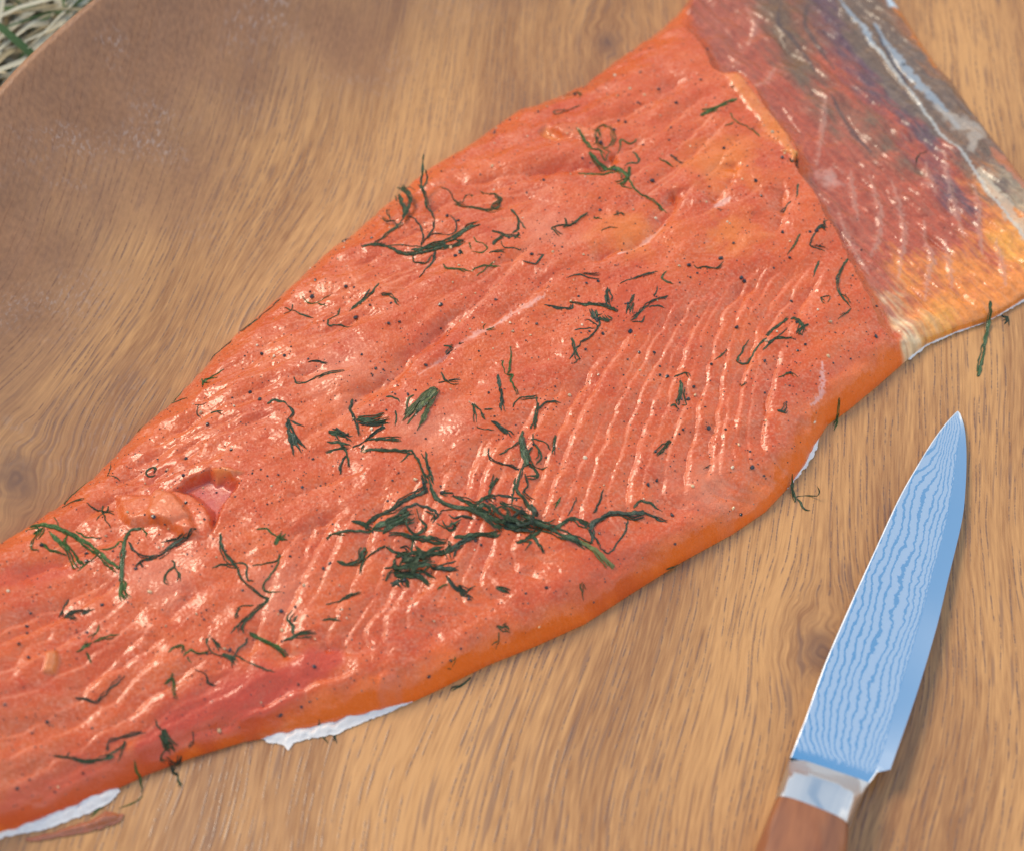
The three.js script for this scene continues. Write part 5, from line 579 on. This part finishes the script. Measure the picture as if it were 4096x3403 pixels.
// ---------- pepper ----------
{
  const r = rng(5);
  const chip = (seed, flat) => { const q = rng(seed), g = new THREE.IcosahedronGeometry(1, 0), p = g.attributes.position, key = {}; for (let i = 0; i < p.count; i++) { const id = [p.getX(i), p.getY(i), p.getZ(i)].map((v) => v.toFixed(2)).join(); const f = key[id] ??= 0.65 + 0.6 * q(); p.setXYZ(i, p.getX(i) * f, p.getY(i) * f * flat, p.getZ(i) * f * (0.75 + 0.1 * seed % 0.4)); } g.computeVertexNormals(); return g; };
  const chips = [1, 2, 3, 4].map((s) => chip(s * 11, 0.7)), grains = [5, 6, 7].map((s) => toCreasedNormals(chip(s * 13, 0.8), 1.2));
  const black = [[0.012, 0.010, 0.014], [0.028, 0.018, 0.020], [0.02, 0.022, 0.03]].map((c) => new THREE.MeshPhysicalMaterial({ color: new THREE.Color().setRGB(...c), roughness: 0.4, clearcoat: 0.4 }));
  const pale = [[0.72, 0.46, 0.24], [0.78, 0.58, 0.38], [0.55, 0.36, 0.2]].map((c) => new THREE.MeshPhysicalMaterial({ color: new THREE.Color().setRGB(...c), roughness: 0.45, clearcoat: 0.4 }));
  const spot = () => { for (;;) { const x = -125 + 235 * r(), z = -120 + 225 * r(), k = insideAt(x, z); if (k < 1.5 || 0.75 * noise(x / 15, z / 15) + r() < 0.35) continue; const i = Math.round((x - G.x0) / G.s), j = Math.round((z - G.z0) / G.s); if (THIN[j * G.nx + i] && r() < 0.97) continue; return [x, z]; } };
  const place = (o, x, z, s) => { o.position.set(x / 1000, (topAt(x, z) + s * 0.25) / 1000, z / 1000); o.rotation.set((r() - 0.5) * 0.9, r() * 6.3, (r() - 0.5) * 0.9); o.scale.setScalar(s / 1000); };
  for (let q = 0; q < 300; q++) { const [x, z] = spot(), s = 0.28 + 0.38 * Math.pow(r(), 1.8); const o = put('pepper_flake', chips[q % 4], black[Math.floor(r() * 3)]); place(o, x, z, s); tag(o, 'coarse black pepper flake stuck to the salmon', 'pepper', 'black pepper flakes on the fillet'); }
  for (let q = 0; q < 150; q++) { const [x, z] = spot(), s = 0.24 + 0.34 * Math.pow(r(), 2.2); const o = put('spice_grain', grains[q % 3], pale[Math.floor(r() * 3)]); place(o, x, z, s); tag(o, 'pale cream spice grain stuck to the salmon', 'spice grain', 'pale spice grains on the fillet'); }
  const im = new THREE.InstancedMesh(chips[0], black[1], 3400); im.name = 'pepper_dust'; im.userData = { kind: 'stuff', label: 'fine ground pepper dust sprinkled over the salmon', category: 'pepper' }; const o = new THREE.Object3D();
  for (let q = 0; q < 3400; q++) { const [x, z] = spot(); place(o, x, z, 0.09 + 0.11 * r()); o.updateMatrix(); im.setMatrixAt(q, o.matrix); }
  im.castShadow = im.receiveShadow = true; scene.add(im);
}

// ---------- knife ----------
{
  const knife = new THREE.Group(); knife.name = 'paring_knife'; scene.add(knife); tag(knife, 'small knife with rippled steel blade and brown wooden handle', 'knife');
  // x, y, z of spine, bevel line and edge along the blade, from the heel to the tip
  const S = [56.6,6.6,85.7,57.7,6.5,83.3,59,6.4,80.4,60.4,6.2,77.4,66,5.4,64.2,73.7,4.5,48.5,80.2,3.8,35.8,87.4,3,21.9,92.5,2.6,13.4,97.6,2.1,5.5,101.4,1.9,0.5,104.6,1.6,-3.1];
  const Bv = [71.9,6.2,91,73.7,6.1,88.6,74.3,6,87,75.8,5.9,84.1,81,5.1,70.7,88,4.2,53.1,92.1,3.5,42,97.8,2.7,26.8,100.6,2.3,17.3,103,1.9,8.2,104.5,1.7,2.9,104.9,1.5,-2.9];
  const E = [72.2,6,91,74,5.9,88.7,76.8,5.8,88,78.4,5.7,84.5,84.7,4.9,70.6,91,4,55.3,95.4,3.3,43.1,100.9,2.5,27.7,103.2,2.1,18.5,104.9,1.7,9.2,105.6,1.5,2,105.2,1.3,-2.9];
  const curve = (a) => { const p = []; for (let i = 0; i < a.length; i += 3) p.push(new THREE.Vector3(a[i], a[i + 1], a[i + 2])); return p; };
  const interp = (P, t) => { const q = clamp(t, 0, 0.99999) * (P.length - 1), i = Math.floor(q), f = q - i, p0 = P[Math.max(0, i - 1)], p1 = P[i], p2 = P[i + 1], p3 = P[Math.min(P.length - 1, i + 2)]; const cr = (a, b, c, d) => 0.5 * (2 * b + (c - a) * f + (2 * a - 5 * b + 4 * c - d) * f * f + (3 * b - a - 3 * c + d) * f * f * f); return new THREE.Vector3(cr(p0.x, p1.x, p2.x, p3.x), cr(p0.y, p1.y, p2.y, p3.y), cr(p0.z, p1.z, p2.z, p3.z)); };
  const lin = (P, t) => { const q = clamp(t, 0, 0.99999) * (P.length - 1), i = Math.floor(q); return P[i].clone().lerp(P[i + 1], q - i); };
  const sp = curve(S), bv = curve(Bv), ed = curve(E), n = 110, strips = [[], [], [], [], [], []];
  let along = 0, last = null;
  for (let i = 0; i <= n; i++) {
    const t = i / n, e3 = t < 3 / 11, a = (e3 ? lin : interp)(sp, t), b = (e3 ? lin : interp)(bv, t), c = (e3 ? lin : interp)(ed, t), th = lerp(1.9, 0.9, t) * (1 - sstep(0.9, 1, t) * 0.8);
    if (last) along += a.distanceTo(last); last = a.clone();
    const a2 = a.clone(), b2 = b.clone(); a2.y -= th; b2.y -= th * 0.7; const wd = a.distanceTo(b), we = b.distanceTo(c), am = a.clone(); am.y -= th / 2;
    const bevelIn = a.clone().lerp(b, Math.min(0.25, 0.25 / Math.max(wd, 0.3))); a.y -= 0.12;
    strips[0].push([bevelIn, along, wd], [b, along, 0]); strips[1].push([b, along, -0.01], [c, along, -we]);
    strips[2].push([a2, along, -1], [a, along, -1]); strips[3].push([b2, along, -1], [a2, along, -1]); strips[4].push([c, along, -1], [b2, along, -1]); strips[5].push([a, along, wd + 0.3], [bevelIn, along, wd]);
  }
  const mk = (s) => { const pos = [], uv = [], idx = []; for (const [p, u, v] of s) { pos.push(p.x / 1000, p.y / 1000, p.z / 1000); uv.push(u / 110, (v + 4) / 28); } for (let i = 0; i < s.length / 2 - 1; i++) { const a = i * 2; idx.push(a, a + 1, a + 2, a + 1, a + 3, a + 2); } const g = new THREE.BufferGeometry(); g.setAttribute('position', new THREE.Float32BufferAttribute(pos, 3)); g.setAttribute('uv', new THREE.Float32BufferAttribute(uv, 2)); g.setIndex(idx); g.computeVertexNormals(); return g; };
  // etched layers: wavy lines that follow the cutting edge and turn off to the spine at both ends
  const N = 1024, Hh = 256, rg = new Uint8Array(N * Hh * 4);
  for (let j = 0; j < Hh; j++) for (let i = 0; i < N; i++) {
    const u = (i + 0.5) / N * 110, v = (j + 0.5) / Hh * 28 - 4, k = (j * N + i) * 4;
    const heel = 8.5 * Math.exp(-u / 5.5) * sstep(-1, 12, v), tip = 5.5 * sstep(72, 95, u) * sstep(1, 7, v);
    const q = v + heel + tip + 0.42 * noise(u / 3.1, v / 4) + 0.22 * noise(u / 1.1, v / 2) + 0.8 * noise(u / 14, v / 8 + 3) + 0.12 * noise(u / 0.45, v);
    const per = lerp(1.05, 1.55, sstep(0.5, 10, v)), fr = q / per + 0.3 * noise(u / 9, v / 3);
    const w = fr - Math.floor(fr), dk = 1 - sstep(0.07, 0.13, Math.abs(w - 0.5) - 0.04 - 0.06 * noise(u / 1.3, Math.floor(fr) * 3.7) - 0.04 * noise(u / 5, 3));
    const on = sstep(0.05, 0.3, v + 0.25 * noise(u / 1.2, 4)) * sstep(1.2, 3.2, u + 0.7 * noise(v, 7)) , light = on * (1 - dk);
    const rv = lerp(0.18, 0.38, light);
    rg[k] = rg[k + 1] = rg[k + 2] = rv * 255; rg[k + 3] = 255;
  }
  const steel = new THREE.MeshPhysicalMaterial({ metalness: 1, roughness: 1, roughnessMap: dataTex(rg, N, Hh, false), color: new THREE.Color().setRGB(0.80, 0.81, 0.82) });
  put('blade', mergeGeometries([strips[0], strips[2], strips[3], strips[4], strips[5]].map(mk)), steel, knife);
  const bevelSteel = new THREE.MeshPhysicalMaterial({ metalness: 1, roughness: 0.17, color: new THREE.Color().setRGB(0.80, 0.81, 0.82) });
  put('cutting_edge', mk(strips[1]), bevelSteel, knife);
  // bolster and handle: lofted rounded sections between the spine side and the edge side
  function loft(rows, sq, capStart, capEnd) {
    const pos = [], uv = [], idx = [], m = 40; let L = 0, lp = null;
    for (const [a, b, t, y] of rows) {
      const mx = (a[0] + b[0]) / 2, mz = (a[1] + b[1]) / 2, hx = (b[0] - a[0]) / 2, hz = (b[1] - a[1]) / 2; if (lp) L += Math.hypot(mx - lp[0], mz - lp[1]); lp = [mx, mz];
      for (let q = 0; q < m; q++) { const an = q / m * 2 * Math.PI, c = Math.cos(an), s = Math.sin(an), e = 2 / sq, cc = Math.sign(c) * Math.pow(Math.abs(c), e), ss = Math.sign(s) * Math.pow(Math.abs(s), e); pos.push((mx + hx * cc) / 1000, (y + t * ss) / 1000, (mz + hz * cc) / 1000); uv.push(L / 60, q / m); }
    }
    for (let i = 0; i < rows.length - 1; i++) for (let q = 0; q < m; q++) { const a = i * m + q, b = i * m + (q + 1) % m; idx.push(a, a + m, b, b, a + m, b + m); }
    const cap = (o, f) => { for (let q = 1; q < m - 1; q++) f ? idx.push(o, o + q, o + q + 1) : idx.push(o, o + q + 1, o + q); };
    if (capStart) cap(0, true); if (capEnd) cap((rows.length - 1) * m, false);
    const g = new THREE.BufferGeometry(); g.setAttribute('position', new THREE.Float32BufferAttribute(pos, 3)); g.setAttribute('uv', new THREE.Float32BufferAttribute(uv, 2)); g.setIndex(idx); return toCreasedNormals(g, 0.6);
  }
  const sec = (ar, ts, ys) => { const o = [], P = pairs(ar); for (let i = 0; i < ts.length; i++) o.push([P[i * 2], P[i * 2 + 1], ts[i], ys[i]]); return o; };
  const brushed = tileTex(256, (u, v) => 0.5 + 0.5 * noise(u * 3, v * 120, 120));
  const bol = new THREE.MeshPhysicalMaterial({ metalness: 1, roughness: 0.34, color: new THREE.Color().setRGB(0.62, 0.62, 0.62), bumpMap: brushed, bumpScale: 0.00003 });
  put('bolster', loft(sec([56.8,85.4,72.2,91.1,56.4,86.1,71.8,91.6,56,87.1,71.2,92.4,55.5,88.2,70.5,93.7,55,89.4,69.9,94.7,54.7,90.2,69.4,95.6,54,91.6,68.7,96.6,53.3,93.3,67.7,98.9,52.6,95.1,66.6,101.1], [0.9, 1.15, 1.9, 3.1, 4.2, 4.75, 5.05, 5.25, 5.35], [5.7, 5.7, 5.7, 5.75, 5.85, 5.9, 6, 6.1, 6.2]), 3.4, true, true), bol, knife);
  const hw = (() => { const w = 256, d = new Uint8Array(w * w * 4); for (let j = 0; j < w; j++) for (let i = 0; i < w; i++) { const k = (j * w + i) * 4, t = clamp(0.5 + 0.7 * fbm(i / 60, j / 14, 3) + 0.3 * noise(i / 18, j / 1.6)); d[k] = toS(lerp(0.20, 0.37, t)); d[k + 1] = toS(lerp(0.062, 0.13, t)); d[k + 2] = toS(lerp(0.024, 0.046, t)); d[k + 3] = 255; } return dataTex(d, w, w, true, THREE.RepeatWrapping); })();
  put('handle', loft(sec([52.6,95.1,66.6,101.1,52.3,95.6,66.5,101.6,50.4,99.8,65.9,104.8,47.7,105.3,64.5,110.7,42.4,117.5,60.6,123.1,35.8,132.3,53.5,138.6,31.6,142.1,48.2,148.1,31.4,144.7,46.2,149.8], [5.35, 5.6, 6.0, 6.4, 6.9, 6.8, 5.6, 3.5], [6.2, 6.2, 6.5, 6.8, 7.1, 7.0, 6.6, 6.4]), 3.2, true, true), new THREE.MeshPhysicalMaterial({ map: hw, roughness: 0.42, clearcoat: 0.15 }), knife);
}

// ---------- dry grass beyond the rim ----------
{
  const r = rng(77), parts = [[], [], []];
  const blade = (x, z, len, w, az, rise, bend, mi) => {
    const pos = [], idx = [], n = 5; let px = x, py = -0.012 + 0.006 * r(), pz = z, el = rise, a = az;
    for (let i = 0; i <= n; i++) {
      const t = i / n, hw = w * (1 - t * t * 0.85) / 2, sx = -Math.sin(a) * hw, sz = Math.cos(a) * hw;
      pos.push(px - sx, py + hw * 0.5, pz - sz, px, py - hw * 0.15, pz, px + sx, py + hw * 0.4, pz + sz);
      px += Math.cos(a) * Math.cos(el) * len / n; pz += Math.sin(a) * Math.cos(el) * len / n; py = Math.max(-0.0125, py + Math.sin(el) * len / n); el -= bend / n; a += (r() - 0.5) * 0.35;
    }
    for (let i = 0; i < n; i++) for (let q = 0; q < 2; q++) { const b = i * 3 + q; idx.push(b, b + 1, b + 3, b + 1, b + 4, b + 3); }
    const g = new THREE.BufferGeometry(); g.setAttribute('position', new THREE.Float32BufferAttribute(pos, 3)); g.setIndex(idx); g.computeVertexNormals(); parts[mi].push(g);
  };
  const bladeAt = (x, z) => { const k = r(), green = k < 0.13, len = 0.03 + 0.05 * r(); let a = r() * 6.283; for (let q = 0; q < 12; q++) { if (Math.hypot(x + Math.cos(a) * len - DC[0] / 1000, z + Math.sin(a) * len - DC[1] / 1000) > DR / 1000 + 0.012) break; a = r() * 6.283; if (q === 11) return; } blade(x, z, len, green ? 0.0028 : 0.0013 + 0.0026 * r(), a, green ? 0.3 + 0.5 * r() : 0.05 + 0.6 * r(), 0.4 + 1.2 * r(), green ? 2 : k < 0.66 ? 0 : 1); };
  for (let q = 0; q < 3800; q++) { const a = 3.14 + r() * 1.6, d = DR / 1000 + 0.009 + 0.13 * r(); bladeAt(DC[0] / 1000 + Math.cos(a) * d, DC[1] / 1000 + Math.sin(a) * d); }
  for (let q = 0; q < 7000; q++) { const a = r() * 6.283, d = DR / 1000 + 0.009 + 0.25 * r(); bladeAt(DC[0] / 1000 + Math.cos(a) * d, DC[1] / 1000 + Math.sin(a) * d); }
  const cols = [[0.60, 0.52, 0.36], [0.36, 0.27, 0.14], [0.07, 0.13, 0.03]], names = ['dry_grass', 'straw', 'green_grass'], labels = ['bleached dry grass blades on the ground beyond the dish rim', 'brownish straw matted among the grass beyond the dish rim', 'fresh green grass blades among the dry grass'];
  parts.forEach((p, i) => { const m = put(names[i], mergeGeometries(p), new THREE.MeshStandardMaterial({ color: new THREE.Color().setRGB(...cols[i]), roughness: 0.65, side: THREE.DoubleSide })); tag(m, labels[i], 'grass', null, 'stuff'); });
}

renderer.render(scene, camera);
